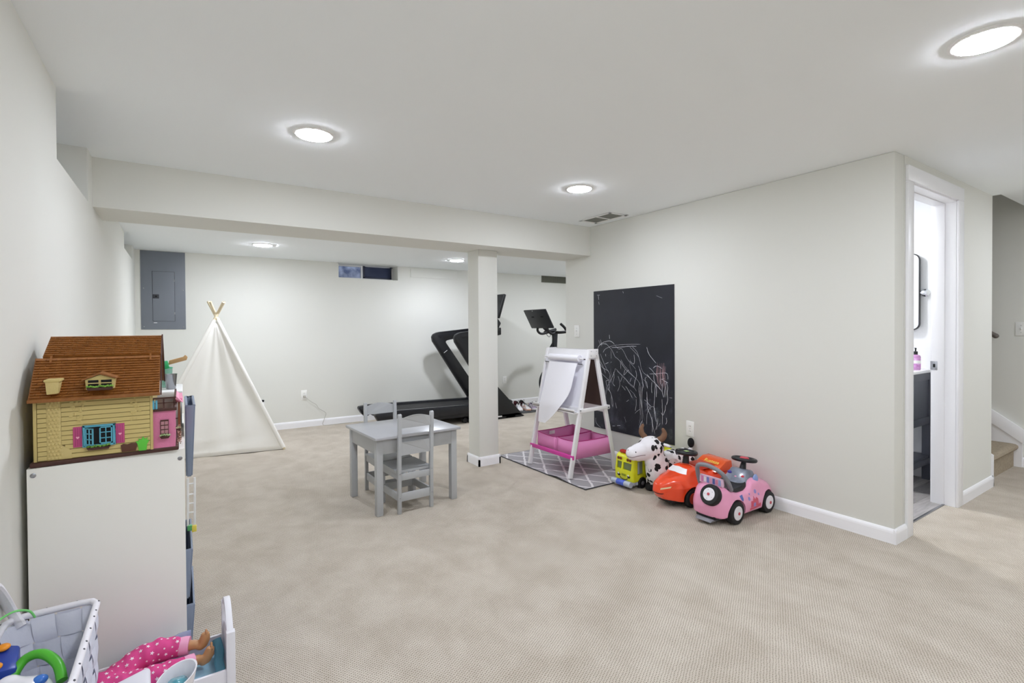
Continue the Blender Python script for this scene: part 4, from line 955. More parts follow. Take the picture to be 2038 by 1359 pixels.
RD = mat('decal_red', '#d5506c', .3); BL = mat('decal_blue', '#9a8fd0', .3); DBL = mat('decal_navy', '#5468b0', .3)
decal(t, bodyme, [[(2.965, .06), (3.085, .068), (3.085, .09), (3.07, .09), (3.07, .075), (2.965, .075)], [(2.975, .078), (3.06, .08), (3.055, .12), (3.035, .135), (3.03, .115), (3.01, .145), (2.995, .115), (2.975, .118)]], RD, 'house_decal')
decal(t, bodyme, [[(x+r_*math.cos(a*PI/4), z+r_*math.sin(a*PI/4)) for a in range(8)] for x, z, r_ in ((3.04, .165, .013), (2.96, .135, .012), (3.015, .09, .014), (3.07, .145, .008), (2.975, .16, .006))], BL, 'bubble_decal')
decal(t, bodyme, [[(2.875, .165), (2.91, .168), (2.905, .145), (2.895, .132), (2.882, .14)]], DBL, 'badge_decal')

# ---------------------------------------------------------------- red ride-on car
YC = 2.245
RED = mat('red_plastic', '#ee4a20', .2, coat=.6)
t = thing('ride_on_car', 'red plastic ride-on toy car with white windscreen beside the cow', 'ride-on toy', (2.98, YC, 0))
prof = [(2.69, .06), (2.650, .11), (2.665, .165), (2.74, .198), (2.83, .215), (2.895, .262), (2.94, .265), (3.00, .240), (3.06, .215), (3.14, .22), (3.24, .225), (3.275, .18), (3.28, .10), (3.25, .055), (2.95, .045), (2.76, .045)]
me = remesh(MB().prism(prof, 'y', YC-.13, YC+.13), .006, 26)
def warp_r(c):
    x, y, z = c; k = 1-.38*max(0, (2.84-x)/.16)**2-.12*max(0, (x-3.2)/.08)**2
    k *= 1-.30*max(0, (z-.15)/.1)
    q = min(1, abs(y-YC)/.13)
    return Vector((x+.06*q**3*max(0, min(1, (2.86-x)/.16)), YC+(y-YC)*k, z-.028*q**3*max(0, min(1, (z-.10)/.10))))
for v in me.vertices: v.co = warp_r(v.co)
me = cutmesh(me, [MB().cyl((cx_, YC+s*.08, .062), (cx_, YC+s*.2, .062), .078, n=36) for cx_ in (2.875, 3.18) for s in (-1, 1)]); me.materials.clear()
link_mesh('body', me, RED, t, smooth=True)
MB().box(2.74, 3.24, YC-.07, YC+.07, .025, .10).build('chassis', BLACK, t, bevel=.01)
for x in (2.875, 3.18):
    for s in (-1, 1): wheel(t, (x, YC+s*.108, .062), .062, .045, mat('hub_red', '#b33a2a', .4), s, cap=None)
bv_src = me
def front_patch(pts_yz, m_, name, me_src, off=.0015, frm='x', x0=2.5):
    bm = bmesh.new(); bm.from_mesh(me_src); bv = BVHTree.FromBMesh(bm); bm.free(); M0 = _root[t.name]
    cy_ = sum(p[0] for p in pts_yz)/len(pts_yz); cz_ = sum(p[1] for p in pts_yz)/len(pts_yz); mb = MB(); N_ = len(pts_yz)
    pts_ = [(cy_, cz_)]+[(cy_+(y-cy_)*k_, cz_+(z-cz_)*k_) for k_ in (.25, .5, .75, 1) for y, z in pts_yz]; res = []
    for y, z in pts_:
        h_ = bv.ray_cast(M0.inverted() @ Vector((x0, y, z)), Vector((1, 0, 0)))
        if h_[0] is None: return
        res.append(M0 @ (h_[0]+h_[1].normalized()*off))
    mb.v = res
    for i in range(N_): mb.f.append((0, 1+i, 1+(i+1) % N_))
    for k_ in range(3):
        for i in range(N_): a = 1+k_*N_+i; b_ = 1+k_*N_+(i+1) % N_; mb.f.append((a, a+N_, b_+N_, b_))
    return mb.build(name, m_, t, smooth=True)
def dense(P, k_=4):
    out = []
    for i in range(len(P)):
        a = P[i]; b_ = P[(i+1) % len(P)]
        for j in range(k_): u = j/k_; out.append((a[0]+(b_[0]-a[0])*u, a[1]+(b_[1]-a[1])*u))
    return out
front_patch(dense([(YC-.084, .214), (YC, .219), (YC+.084, .214), (YC+.064, .243), (YC, .249), (YC-.064, .243)]), mat('windscreen_white', '#f1eef0', .3), 'windscreen', me)
for s in (-1, 1): front_patch(dense([(YC+s*.035, .128), (YC+s*.070, .140), (YC+s*.072, .150), (YC+s*.036, .140)], 3), mat('headlight_cream', '#f3d9a8', .2, coat=.5), 'headlight', me)
front_patch(dense([(YC-.045, .098), (YC+.045, .098), (YC+.05, .106), (YC-.05, .106)], 6), mat('grille_dark', '#7c1d10', .4), 'front_grille', me)
decal(t, me, [[(2.965, .205), (3.02, .20), (3.03, .178), (2.97, .178)]], mat('side_window_dark', '#4a2635', .3), 'side_window')
decal(t, me, [[(2.94, .218), (2.985, .212), (2.985, .206), (2.94, .212)]], mat('flame_orange', '#f59a2e', .3), 'flash_decal')
MB().cyl((2.945, YC+.01, .24), (2.955, YC+.01, .325), .026, .018, n=16).build('steering_column', BLACK, t, smooth=True)
T = Matrix.Translation((2.955, YC+.01, .335)) @ Matrix.Rotation(R(6), 4, 'Y')
st = MB(); st.tube([T @ Vector((.062*math.cos(2*PI*i/32), .062*math.sin(2*PI*i/32), 0)) for i in range(32)], .015, 10, closed=True)
st.cbox((0, 0, 0), (.034, .11, .016), T).cbox((.0, 0, 0), (.11, .03, .012), T)
sw = st.build('steering_wheel', BLACK, t, smooth=True)
MB().box(-.014, .014, -.012, .012, .006, .0115, T).build('horn_button', mat('horn_green', '#b8d88a', .3), sw, bevel=.002)
MB().add([(3.0, YC-.075, .222), (3.15, YC-.075, .226), (3.15, YC+.075, .226), (3.0, YC+.075, .222), (3.0, YC-.06, .25), (3.14, YC-.06, .252), (3.14, YC+.06, .252), (3.0, YC+.06, .25)], [(3,2,1,0),(4,5,6,7),(0,1,5,4),(1,2,6,5),(2,3,7,6),(3,0,4,7)]).build('seat', mat('red_seat', '#c43a1e', .4), t, bevel=.008)
spl = MB().add([(3.10, YC-.120, .200), (3.27, YC-.120, .200), (3.27, YC+.110, .202), (3.10, YC+.110, .202), (3.20, YC-.120, .268), (3.26, YC-.120, .270), (3.26, YC+.085, .276), (3.20, YC+.085, .274)], [(3,2,1,0),(4,5,6,7),(0,1,5,4),(1,2,6,5),(2,3,7,6),(3,0,4,7)]).build('spoiler_backrest', mat('orange_plastic', '#e85a1e', .25, coat=.4), t, bevel=.007)
nrm = Vector((3.20-3.10, 0, .07)).cross(Vector((0, 1, 0))).normalized()
X_ = Vector((0, -1, 0)); Z_ = -nrm if nrm.x > 0 else nrm; Y_ = Z_.cross(X_)
T = Matrix((X_, Y_, Z_)).transposed().to_4x4(); T.translation = Vector((3.166, YC-.030, .2475))+Z_*.0075
text_obj('lettering', 'Rusteze', .040, mat('letter_yellow', '#f6d25a', .4), T, spl, bold=.0006)
t.location = (2.975, 2.232, 0); t.rotation_euler.z = R(-6)       # stands slightly askew, tail towards the pink car

# ---------------------------------------------------------------- cow hopper
def cow_mat():
    m = bpy.data.materials.new('cow_plush'); m.use_nodes = True; N = m.node_tree.nodes; L = m.node_tree.links; b = N['Principled BSDF']; b.inputs['Roughness'].default_value = .85
    tc = N.new('ShaderNodeTexCoord'); nz = N.new('ShaderNodeTexNoise'); nz.inputs['Scale'].default_value = 30; L.new(tc.outputs['Object'], nz.inputs['Vector'])
    vm = N.new('ShaderNodeVectorMath'); vm.operation = 'MULTIPLY_ADD'; vm.inputs[1].default_value = (.035,)*3; L.new(nz.outputs['Color'], vm.inputs[0]); L.new(tc.outputs['Object'], vm.inputs[2])
    vo = N.new('ShaderNodeTexVoronoi'); vo.inputs['Scale'].default_value = 21; vo.inputs['Randomness'].default_value = .8; L.new(vm.outputs[0], vo.inputs['Vector'])
    r = N.new('ShaderNodeValToRGB'); r.color_ramp.interpolation = 'LINEAR'; e = r.color_ramp.elements; e[0].position = .40; e[0].color = lin('#131316'); e[1].position = .43; e[1].color = lin('#edebee')
    L.new(vo.outputs['Distance'], r.inputs[0])
    sx = N.new('ShaderNodeSeparateXYZ'); L.new(tc.outputs['Object'], sx.inputs[0])      # muzzle stays white
    q = N.new('ShaderNodeMath'); q.operation = 'LESS_THAN'; q.inputs[1].default_value = -.185; L.new(sx.outputs[0], q.inputs[0])
    mx = N.new('ShaderNodeMix'); mx.data_type = 'RGBA'; mx.inputs[7].default_value = lin('#f0edf2'); L.new(q.outputs[0], mx.inputs[0]); L.new(r.outputs[0], mx.inputs[6]); L.new(mx.outputs[2], b.inputs['Base Color'])
    n2 = N.new('ShaderNodeTexNoise'); n2.inputs['Scale'].default_value = 500; bp = N.new('ShaderNodeBump'); bp.inputs['Strength'].default_value = .5; bp.inputs['Distance'].default_value = .002; L.new(n2.outputs['Fac'], bp.inputs['Height']); L.new(bp.outputs[0], b.inputs['Normal'])
    return m
COW = cow_mat()
t = thing('cow_hopper', 'black and white spotted toy cow hopper with brown horns, head turned to the room', 'toy cow', (3.02, 2.475, 0))
mb = MB()
mb.ell((3.06, 2.47, .185), (.19, .088, .108))                        # barrel
mb.ell((2.925, 2.475, .17), (.092, .09, .13))                       # chest
mb.tube([(2.925, 2.475, .16), (2.90, 2.48, .24), (2.885, 2.49, .32)], [.086, .078, .066], 16)   # neck
mb.ell((2.880, 2.500, .325), (.098, .092, .088), T=None)             # skull
mb.tube([(2.86, 2.505, .32), (2.815, 2.535, .300), (2.775, 2.56, .288)], [.080, .068, .060], 16)  # muzzle
mb.ell((2.765, 2.563, .288), (.056, .060, .052))
mb.ell((3.20, 2.455, .19), (.07, .088, .102))                        # rump
for x, y in ((2.925, 2.425), (2.925, 2.53), (3.18, 2.43), (3.18, 2.52)): mb.tube([(x, y, .15), (x-.01, y, .05), (x-.012, y, .03)], [.048, .036, .036], 14)
mb.tube([(3.23, 2.45, .20), (3.255, 2.448, .25), (3.265, 2.445, .285)], [.026, .020, .017], 12)
me = remesh(mb, .006, 5); me.materials.clear()
body = link_mesh('body', me, COW, t, smooth=True)
for x, y in ((2.925, 2.425), (2.925, 2.53), (3.18, 2.43), (3.18, 2.52)): MB().lathe([(0, .002), (.036, .003), (.042, .012), (.042, .036), (.038, .05), (.0, .052)], 18, Matrix.Translation((x-.012, y, 0))).build('hoof', mat('hoof_black', '#17161a', .7), t, smooth=True)
HORN = mat('horn_brown', '#7a5a44', .8, bump=.3, bscale=400)
MB().tube(smoothpts([(2.878, 2.553, .395), (2.862, 2.572, .425), (2.862, 2.575, .46), (2.875, 2.568, .492)]), [.021, .021, .021, .021, .020, .020, .020, .019, .018, .017, .015, .013, .012, .011, .009, .005], 12).build('horn', HORN, t, smooth=True)
MB().tube(smoothpts([(2.915, 2.458, .385), (2.935, 2.437, .405), (2.943, 2.430, .44), (2.930, 2.436, .475)]), [.024, .024, .024, .024, .023, .023, .022, .022, .021, .020, .018, .016, .014, .012, .010, .006], 12).build('horn', HORN, t, smooth=True)
for p, q in (((2.915, 2.425, .365), (2.955, 2.375, .345)), ((2.895, 2.57, .375), (2.905, 2.625, .365))):
    d = Vector(q)-Vector(p); MB().tube([Vector(p)-d*.2, Vector(p)+d*.15, Vector(p)+d*.6, q], [.012, .022, .024, .006], 12, flat=.45).build('ear', COW, t, smooth=True)
bm = bmesh.new(); bm.from_mesh(me); cb = BVHTree.FromBMesh(bm); bm.free(); M0 = _root[t.name]
def on_cow(p, r_, name, m_, z=1, tall=1):
    h_ = cb.find_nearest(M0.inverted() @ Vector(p)); c = M0 @ h_[0]; T = Matrix.Translation(c) @ h_[1].to_track_quat('Z', 'Y').to_matrix().to_4x4()
    MB().ell((0, 0, 0), (r_*.8, r_*tall, r_*.25), 14, 8, T).build(name, m_, t, smooth=True); return T
EY = mat('cow_eye', '#0d0c10', .15)
on_cow((2.825, 2.435, .345), .017, 'eye', EY, tall=1.3); on_cow((2.815, 2.560, .375), .015, 'eye', EY, tall=1.3)
on_cow((2.745, 2.525, .305), .005, 'nostril', EY); on_cow((2.730, 2.575, .31), .005, 'nostril', EY)
pts = []
for k_ in range(13):
    a = -1.25+2.2*k_/12; p = Vector((2.80-.075*math.cos(a)*1.0, 2.545+.08*math.sin(a)-.012, .272+.012*abs(a)))
    h_ = cb.find_nearest(M0.inverted() @ p); pts.append(M0 @ (h_[0]+h_[1]*.001))
MB().tube(pts, .0018, 6).build('mouth', mat('cow_mouth', '#6a4a50', .7), t, smooth=True)
MB().ell((3.262, 2.44, .325), (.024, .026, .038)).build('tail_tuft', mat('tuft_black', '#0f0f11', .95, bump=1, bscale=300), t, smooth=True)

# ---------------------------------------------------------------- toy school bus
YEL = mat('yellow_plastic', '#dfe01f', .3, coat=.3); GRB = mat('bus_grey', '#b4bcc9', .4)
t = thing('toy_bus', 'yellow-green toy school bus with painted smile at the far end of the ride-ons', 'toy bus', (3.04, 2.69, 0))
X0, X1, A, B_ = 2.79, 3.25, 2.595, 2.785
def body_box(): 
    mb = MB(); sec = [(X0+.005, .05), (X0, .13), (X0+.018, .235), (X0+.04, .252), (X1-.02, .258), (X1, .24), (X1, .05)]
    return mb.prism(sec, 'y', A, B_)
me = link_mesh('tmpb', body_box().mesh('tmpb'), YEL, None, bevel=.014, seg=3); m0 = me.data.copy(); bpy.data.objects.remove(me)
cuts = [MB().box(X0+.05, X0+.125, A-.02, A+.025, .105, .205), MB().box(X0+.14, X0+.22, A-.02, A+.025, .135, .205), MB().box(X0+.24, X0+.32, A-.02, A+.025, .135, .205), MB().box(X0+.34, X0+.42, A-.02, A+.025, .135, .205),
        MB().box(X0-.02, X0+.02, A+.022, A+.105, .135, .19), MB().box(X0-.02, X0+.02, A+.12, A+.168, .135, .19)]+[MB().cyl((x, s, .04), (x, s+.03, .04), .046, n=24) for x in (X0+.10, X1-.09) for s in (A-.01, B_-.02)]
m0 = cutmesh(m0, cuts); m0.materials.clear(); bo = link_mesh('body', m0, YEL, t, smooth=True)
GW = mat('bus_window', '#6c7a55', .2); 
MB().box(X0+.052, X0+.123, A+.018, A+.024, .107, .203).build('door_window', mat('bus_window_grey', '#9aa39a', .3), t)
MB().box(X0+.06, X0+.075, A+.004, A+.018, .11, .2).build('door_handle', GRB, t, bevel=.003)
for x in (.14, .24, .34): MB().box(X0+x+.002, X0+x+.078, A+.018, A+.024, .137, .203).build('side_window', GW, t)
MB().box(X0+.014, X0+.019, A+.024, A+.103, .137, .188).build('windscreen', GW, t); MB().box(X0+.014, X0+.019, A+.122, A+.166, .137, .188).build('windscreen', GW, t)
T = Matrix.Translation((X0+.045, (A+B_)/2, .262))
MB().cbox((0, 0, 0), (.035, .135, .022), T).build('roof_sign', mat('bus_red', '#b9331f', .35), t, bevel=.006)
for yy in (.03, .055, .125, .15): MB().lathe([(.011, 0), (.011, .003), (.007, .006), (0, .007)], 14, Matrix.Translation((X0+.010+.0, A+yy+.005, .214)) @ Matrix.Rotation(-PI/2, 4, 'Y')).build('warning_light', mat('bus_brown', '#6d2c12', .3), t, smooth=True)
for yy in (.045, .145):
    e_ = MB().lathe([(.017, 0), (.017, .0018), (0, .002)], 20, Matrix.Translation((X0+.004, A+yy, .095)) @ Matrix.Rotation(-PI/2, 4, 'Y')).build('headlamp_eye', mat('bus_eye', '#1c1c18', .3), t)
    MB().lathe([(.007, 0), (.007, .001), (0, .001)], 14, Matrix.Translation((X0+.0015, A+yy+.004, .099)) @ Matrix.Rotation(-PI/2, 4, 'Y')).build('eye_shine', WHITE, e_)
MB().box(X0+.001, X0+.004, A+.072, A+.118, .088, .104).build('grille', mat('bus_grille', '#8f9a1c', .5), t)
MB().tube([(X0+.003+.0, A+.095+.038*math.cos(a), .078+.018*math.sin(a)) for a in [PI+PI*i/10 for i in range(11)]], .0028, 6).build('smile', mat('bus_eye', '#1c1c18', .3), t, smooth=True)
MB().box(X0-.018, X0+.04, A+.005, B_-.005, .028, .055).box(X0+.04, X1-.03, A+.004, B_-.004, .028, .052).build('bumper', GRB, t, bevel=.006)
MB().cyl((X0-.02, A+.0, .042), (X0-.02, B_, .042), .021, n=18).build('roller', GRB, t, smooth=True)
MB().cyl((X0-.02, A+.06, .042), (X0-.02, A+.135, .042), .0225, n=18).build('blue_roller_band', mat('bus_blue', '#4a63c9', .35), t, smooth=True)
YC = 2.69
for x in (X0+.10, X1-.09):
    for s in (-1, 1): wheel(t, (x, YC+s*.088, .041), .041, .03, mat('hub_greydark', '#6a6d73', .4), s, hubw=.4, cap=None)
# ---------------------------------------------------------------- toy shelf on the left
SHW = mat('shelf_white', '#efeee8', .45)
BIN = mat('bin_bluegrey', '#8793a8', .45)
t = thing('toy_shelf', 'tall off-white storage shelf with grey bins along the left wall, under the dollhouse', 'shelf', (-.19, 2.47, 0))
SY0, SY1 = 2.043, 2.93
rot = lambda x: 2.015+(x+.386)*.123
m = MB().add([(-.386, 2.015, 0), (.004, 2.063, 0), (.004, 2.079, 0), (-.386, 2.031, 0), (-.386, 2.015, .81), (.004, 2.063, .81), (.004, 2.079, .81), (-.386, 2.031, .81)], [(3,2,1,0),(4,5,6,7),(0,1,5,4),(1,2,6,5),(2,3,7,6),(3,0,4,7)])
sp_ = m.build('side_panel', SHW, t, bevel=.0012)
for x in (-.372, -.009):
    MB().lathe([(.007, 0), (.007, .001), (.0055, .002), (0, .002)], 16, Matrix.Translation((x, rot(x)-.0002, .778 if x > -.1 else .79)) @ Matrix.Rotation(R(7), 4, 'Z') @ TW).build('screw_cap', SCREW, sp_, smooth=True)
MB().box(-.386, .004, SY1-.016, SY1, 0, .81).build('side_panel', SHW, t, bevel=.0012)
MB().box(-.386, -.376, 2.04, SY1-.016, 0, .81).build('back_panel', SHW, t)
MB().add([(-.386, 2.031, .794), (.004, 2.079, .794), (.004, SY1-.016, .794), (-.386, SY1-.016, .794), (-.386, 2.031, .81), (.004, 2.079, .81), (.004, SY1-.016, .81), (-.386, SY1-.016, .81)], [(3,2,1,0),(4,5,6,7),(0,1,5,4),(1,2,6,5),(2,3,7,6),(3,0,4,7)]).build('top_panel', SHW, t)
for z in (.04, .24, .44, .62): MB().box(-.376, -.02, 2.085, SY1-.016, z, z+.012).build('shelf_board', SHW, t)
def open_bin(name, label, y0, y1, x0, x1, z0, z1, lean, m_):
    b = thing(name, label, 'bin', ((x0+x1)/2, (y0+y1)/2, z0), 0, 'blue-grey bins of the toy shelf')
    w_ = .004
    def wall(a, b_, c, d, nm='side'):
        P = [Vector(a), Vector(b_), Vector(c), Vector(d)]; n_ = (P[1]-P[0]).cross(P[3]-P[0]).normalized()*w_
        MB().add(P+[p+n_ for p in P], [(3,2,1,0),(4,5,6,7),(0,1,5,4),(1,2,6,5),(2,3,7,6),(3,0,4,7)]).build(nm, m_, b, bevel=.001)
    xb = x1-lean
    wall((xb, y0, z0), (xb, y1, z0), (x1, y1, z1), (x1, y0, z1), 'front')
    wall((x0, y1, z0), (x0, y0, z0), (x0-.0, y0, z1), (x0-.0, y1, z1), 'back')
    wall((x0, y0, z0), (xb, y0, z0), (x1, y0, z1), (x0, y0, z1)); wall((xb, y1, z0), (x0, y1, z0), (x0, y1, z1), (x1, y1, z1))
    wall((x0, y0, z0), (x0, y1, z0), (xb, y1, z0), (xb, y0, z0), 'bottom')
    pts_ = [(x0, y0, z1), (x1, y0, z1), (x1, y1, z1), (x0, y1, z1)]
    MB().tube(pts_, .005, 6, closed=True).build('rim', m_, b, smooth=True)
    return b
open_bin('toy_bin', 'blue-grey plastic bin sticking up at the top of the shelf front', 2.30, 2.62, .012, .038, .655, .925, .012, BIN)
open_bin('toy_bin', 'blue-grey bin sticking out low on the shelf front, near the doll bed', 2.14, 2.48, -.30, .026, .055, .225, .012, BIN)
open_bin('toy_bin', 'blue-grey bin sticking out of the shelf front under the white ladder toy', 2.14, 2.48, -.30, .022, .255, .425, .012, BIN)
t = thing('toy_ladder', 'small white plastic toy ladder with green and yellow foot leaning on the shelf front', 'toy', (.02, 2.28, .44))
for x in (.012, .034): MB().beam((x, 2.27, .47), (x+.002, 2.27, .652), .006, .008).build('rail', WHITE, t, bevel=.001)
for z in (.52, .555, .59, .63): MB().cyl((.012, 2.27, z), (.036, 2.27, z), .003, n=8).build('rung', WHITE, t)
MB().box(.010, .026, 2.262, 2.280, .452, .472).build('foot', mat('toy_green', '#5fae6c', .4), t, bevel=.002)
MB().box(.024, .040, 2.262, 2.280, .445, .468).build('foot', mat('toy_yellow', '#e8d65a', .4), t, bevel=.002)
t = thing('toy_box', 'plain white toy box behind the dollhouse holding the steel cup', 'toy box', (-.05, 2.66, .81))
MB().box(-.12, -.002, 2.50, 2.82, .811, .955).build('box', WHITE, t, bevel=.006)
MB().box(-.125, .002, 2.495, 2.825, .945, .965).build('lid', WHITE, t, bevel=.004)
t = thing('metal_cup', 'shiny stainless steel play cup on the white toy box', 'cup', (-.040, 2.60, .966))
MB().lathe([(0, 0), (.016, 0), (.0175, .002), (.023, .062), (.0245, .064), (.0225, .062), (.016, .004), (0, .004)], 32).build('cup', mat('steel', '#96989c', .2, metal=1), t, smooth=True, local=True)
t = thing('glass_jar', 'small clear glass with green rim behind the steel cup', 'jar', (-.058, 2.69, .966))
MB().lathe([(0, 0), (.02, 0), (.024, .085), (.022, .085), (.018, .003), (0, .003)], 24).build('glass', mat('green_glass', '#bfe5d8', .05, trans=.8), t, smooth=True, local=True)
MB().tube([(.0235*math.cos(a*PI/12), .0235*math.sin(a*PI/12), .086) for a in range(24)], .002, 6, closed=True).build('rim', mat('rim_green', '#49b58a', .3), t, smooth=True, local=True)
t = thing('toy_spatula', 'toy tool with green block head and tan wooden handle above the steel cup', 'toy tool', (-.05, 2.66, 1.03))
MB().add([(-.078, 2.64, 1.045), (-.044, 2.64, 1.052), (-.052, 2.64, 1.085), (-.084, 2.64, 1.080), (-.078, 2.668, 1.045), (-.044, 2.668, 1.052), (-.052, 2.668, 1.085), (-.084, 2.668, 1.080)], [(3,2,1,0),(4,5,6,7),(0,1,5,4),(1,2,6,5),(2,3,7,6),(3,0,4,7)]).build('head', mat('block_green', '#2fb36d', .4), t, bevel=.003)
MB().prism([(-.05, 1.066), (-.046, 1.086), (.006, 1.100), (.012, 1.108), (.016, 1.106), (.022, 1.098), (.018, 1.085)], 'y', 2.646, 2.662).build('handle', mat('tan_wood', '#c9a574', .5, var=.1, vscale=30), t, bevel=.002)

# ---------------------------------------------------------------- dollhouse
HY = mat('house_yellow', '#ccb877', .5); HYS = mat('house_stone', '#cdb97a', .55, bump=.9, bscale=70); HBR = mat('house_brown', '#4a2a22', .5); ROOF = mat('roof_brown', '#98602a', .45, color2='#86521f', vscale=60)
HPK = mat('house_pink', '#db7fa4', .5, bump=.5, bscale=160); HSH = mat('shutter_pink', '#c04a80', .5); HBL = mat('window_blue', '#5fb0c8', .4); HGR = mat('planter_green', '#8fc04a', .6, bump=.8, bscale=300, color2='#5f9440', vscale=120)
t = thing('dollhouse', 'yellow and pink plastic dollhouse with brown tiled roof on the white shelf', 'dollhouse', (-.2, 2.2, .811))
MB().add([(-.380, 2.018, .811), (-.012, 2.044, .811), (-.012, 2.46, .811), (-.380, 2.46, .811), (-.380, 2.018, .825), (-.012, 2.044, .825), (-.012, 2.46, .825), (-.380, 2.46, .825)], [(3,2,1,0),(4,5,6,7),(0,1,5,4),(1,2,6,5),(2,3,7,6),(3,0,4,7)]).build('base', HBR, t, bevel=.003)
FY = 2.034
wallp = MB().box(-.372, -.083, FY, FY+.01, .825, 1.015).build('front_wall', mat('house_seam', '#8d7c48', .6), t)
MB().box(-.372, -.362, FY+.01, 2.44, .825, 1.015).build('side_wall', HY, t)
g = MB().prism([(FY+.01, .825), (2.44, .825), (2.44, 1.02), (2.245, 1.185), (2.115, 1.125), (FY+.01, 1.02)], 'x', -.093, -.083).build('gable_wall', HY, t)
nb = 13
for i in range(nb):
    z0 = .827+i*.0143
    for a, b_ in ((-.3635, -.343), (-.3095, -.090)):
        if a > -.32 and i < 3: a = -.3095+.022-.007*i
        MB().add([(a, FY-.0040, z0+.0008), (b_, FY-.0040, z0+.0008), (b_, FY, z0+.0008), (a, FY, z0+.0008), (a, FY-.0022, z0+.0131), (b_, FY-.0022, z0+.0131), (b_, FY, z0+.0131), (a, FY, z0+.0131)], [(3,2,1,0),(4,5,6,7),(0,1,5,4),(1,2,6,5),(2,3,7,6),(3,0,4,7)]).build('clapboard', HY, wallp)
for a in (-.373, -.0895): MB().box(a, a+.008, FY-.004, FY, .825, 1.015).build('corner_trim', HY, t, bevel=.001)
st_ = MB().prism([(-.343, .826), (-.343, 1.014), (-.310, 1.014), (-.310, .87), (-.287, .852), (-.285, .826)], 'y', FY-.0045, FY).build('stone_chimney', HYS, t, bevel=.001)
# raised stones on the chimney
sm = MB(); random.seed(3)
for j in range(17):
    for i in range(4):
        x = -.3385+i*.0082+(.004 if j % 2 else 0); z = .831+j*.0107
        if x > -.312 and z > .865: continue
        sm.ell((x, FY-.0045, z), (.0039, .0016, .0044), 8, 5)
sm.build('raised_stones', HYS, t, smooth=True, kind='stuff')
vine = MB()
for cx_, z0, z1 in ((-.272, .93, 1.01), (-.125, .93, 1.012)):
    for k_ in range(26):
        z = z0+(z1-z0)*random.random(); x = cx_+random.uniform(-.016, .016); a = random.random()*PI
        vine.ell((x, FY-.004, z), (.0045*abs(math.cos(a))+.0015, .0012, .0045*abs(math.sin(a))+.0015), 6, 4)
vine.build('moulded_vines', HY, t, smooth=True, kind='stuff')
# window, casements, shutters, planter
MB().box(-.2535, -.1855, FY-.006, FY-.0035, .862, .918).build('window_opening', DARK, t)
MB().box(-.259, -.253, FY-.010, FY-.003, .857, .923).box(-.186, -.180, FY-.010, FY-.003, .857, .923).box(-.259, -.180, FY-.010, FY-.003, .917, .923).box(-.259, -.180, FY-.010, FY-.003, .857, .862).build('window_frame', HBL, t, bevel=.001)
def casement(x0, x1, ang, hinge):
    K = Matrix.Translation((hinge, FY-.009, 0)) @ Matrix.Rotation(ang, 4, 'Z') @ Matrix.Translation((-hinge, 0, 0))
    mb = MB(); z0, z1 = .863, .916; w_ = .0035
    mb.box(x0, x0+w_, -.0015, .0015, z0, z1, K).box(x1-w_, x1, -.0015, .0015, z0, z1, K).box(x0, x1, -.0015, .0015, z0, z0+w_, K).box(x0, x1, -.0015, .0015, z1-w_, z1, K).box((x0+x1)/2-.0013, (x0+x1)/2+.0013, -.0012, .0012, z0, z1, K)
    for k_ in (1, 2): z = z0+(z1-z0)*k_/3; mb.box(x0, x1, -.0012, .0012, z-.0013, z+.0013, K)
    mb.build('casement', HBL, t)
casement(-.219, -.187, 0, -.187); casement(-.253, -.221, R(-48), -.253)
for a, b_ in ((-.2825, -.2600), (-.1790, -.1565)):
    s_ = MB().box(a, b_, FY-.006, FY-.001, .858, .921).build('shutter', HSH, t, bevel=.001)
    for k_ in range(1, 4): MB().box(a+(b_-a)*k_/4-.0004, a+(b_-a)*k_/4+.0004, FY-.0063, FY-.0058, .861, .918).build('groove', mat('groove_pink', '#8e2f5a', .6), s_)
    c_ = (a+b_)/2; hrt = [(c_+.0042*math.sin(q)**3*1.0, .888+.0042*(13*math.cos(q)-5*math.cos(2*q)-2*math.cos(3*q)-math.cos(4*q))/15) for q in [2*PI*i/20 for i in range(20)]]
    MB().prism(hrt, 'y', FY-.0073, FY-.0061).build('heart', mat('heart_pink', '#f0a8c0', .4), s_)
def planter(x0, x1, y, z, leaf=HGR, box=HBR):
    p = MB().add([(x0+.004, y-.012, z), (x1-.004, y-.012, z), (x1-.004, y, z), (x0+.004, y, z), (x0, y-.014, z+.008), (x1, y-.014, z+.008), (x1, y, z+.008), (x0, y, z+.008)], [(3,2,1,0),(4,5,6,7),(0,1,5,4),(1,2,6,5),(2,3,7,6),(3,0,4,7)]).build('planter', box, t)
    mb = MB()
    for i in range(int((x1-x0)/.0035)):
        x = x0+.002+i*.0035; mb.ell((x, y-.008+random.uniform(-.003, .003), z+.0095+random.uniform(0, .0035)), (.0035, .004, .0035), 7, 5)
    mb.build('foliage', leaf, p, smooth=True, kind='stuff')
planter(-.250, -.192, FY-.004, .846)
MB().prism([(-.167, .850), (-.160, .854), (-.150, .851), (-.140, .854), (-.126, .853), (-.124, .848), (-.128, .828), (-.164, .828)], 'y', FY-.008, FY-.003).build('flower_pots', mat('pot_brown', '#5a3424', .5), t, bevel=.001)
MB().prism([(-.120, .826), (-.123, .846), (-.128, .858), (-.120, .858), (-.121, .866), (-.113, .862), (-.109, .872), (-.104, .863), (-.096, .868), (-.099, .859), (-.092, .858), (-.098, .846), (-.100, .826)], 'y', FY-.008, FY-.003).build('potted_plant', mat('sticker_green', '#5fc93f', .5), t, bevel=.0006)
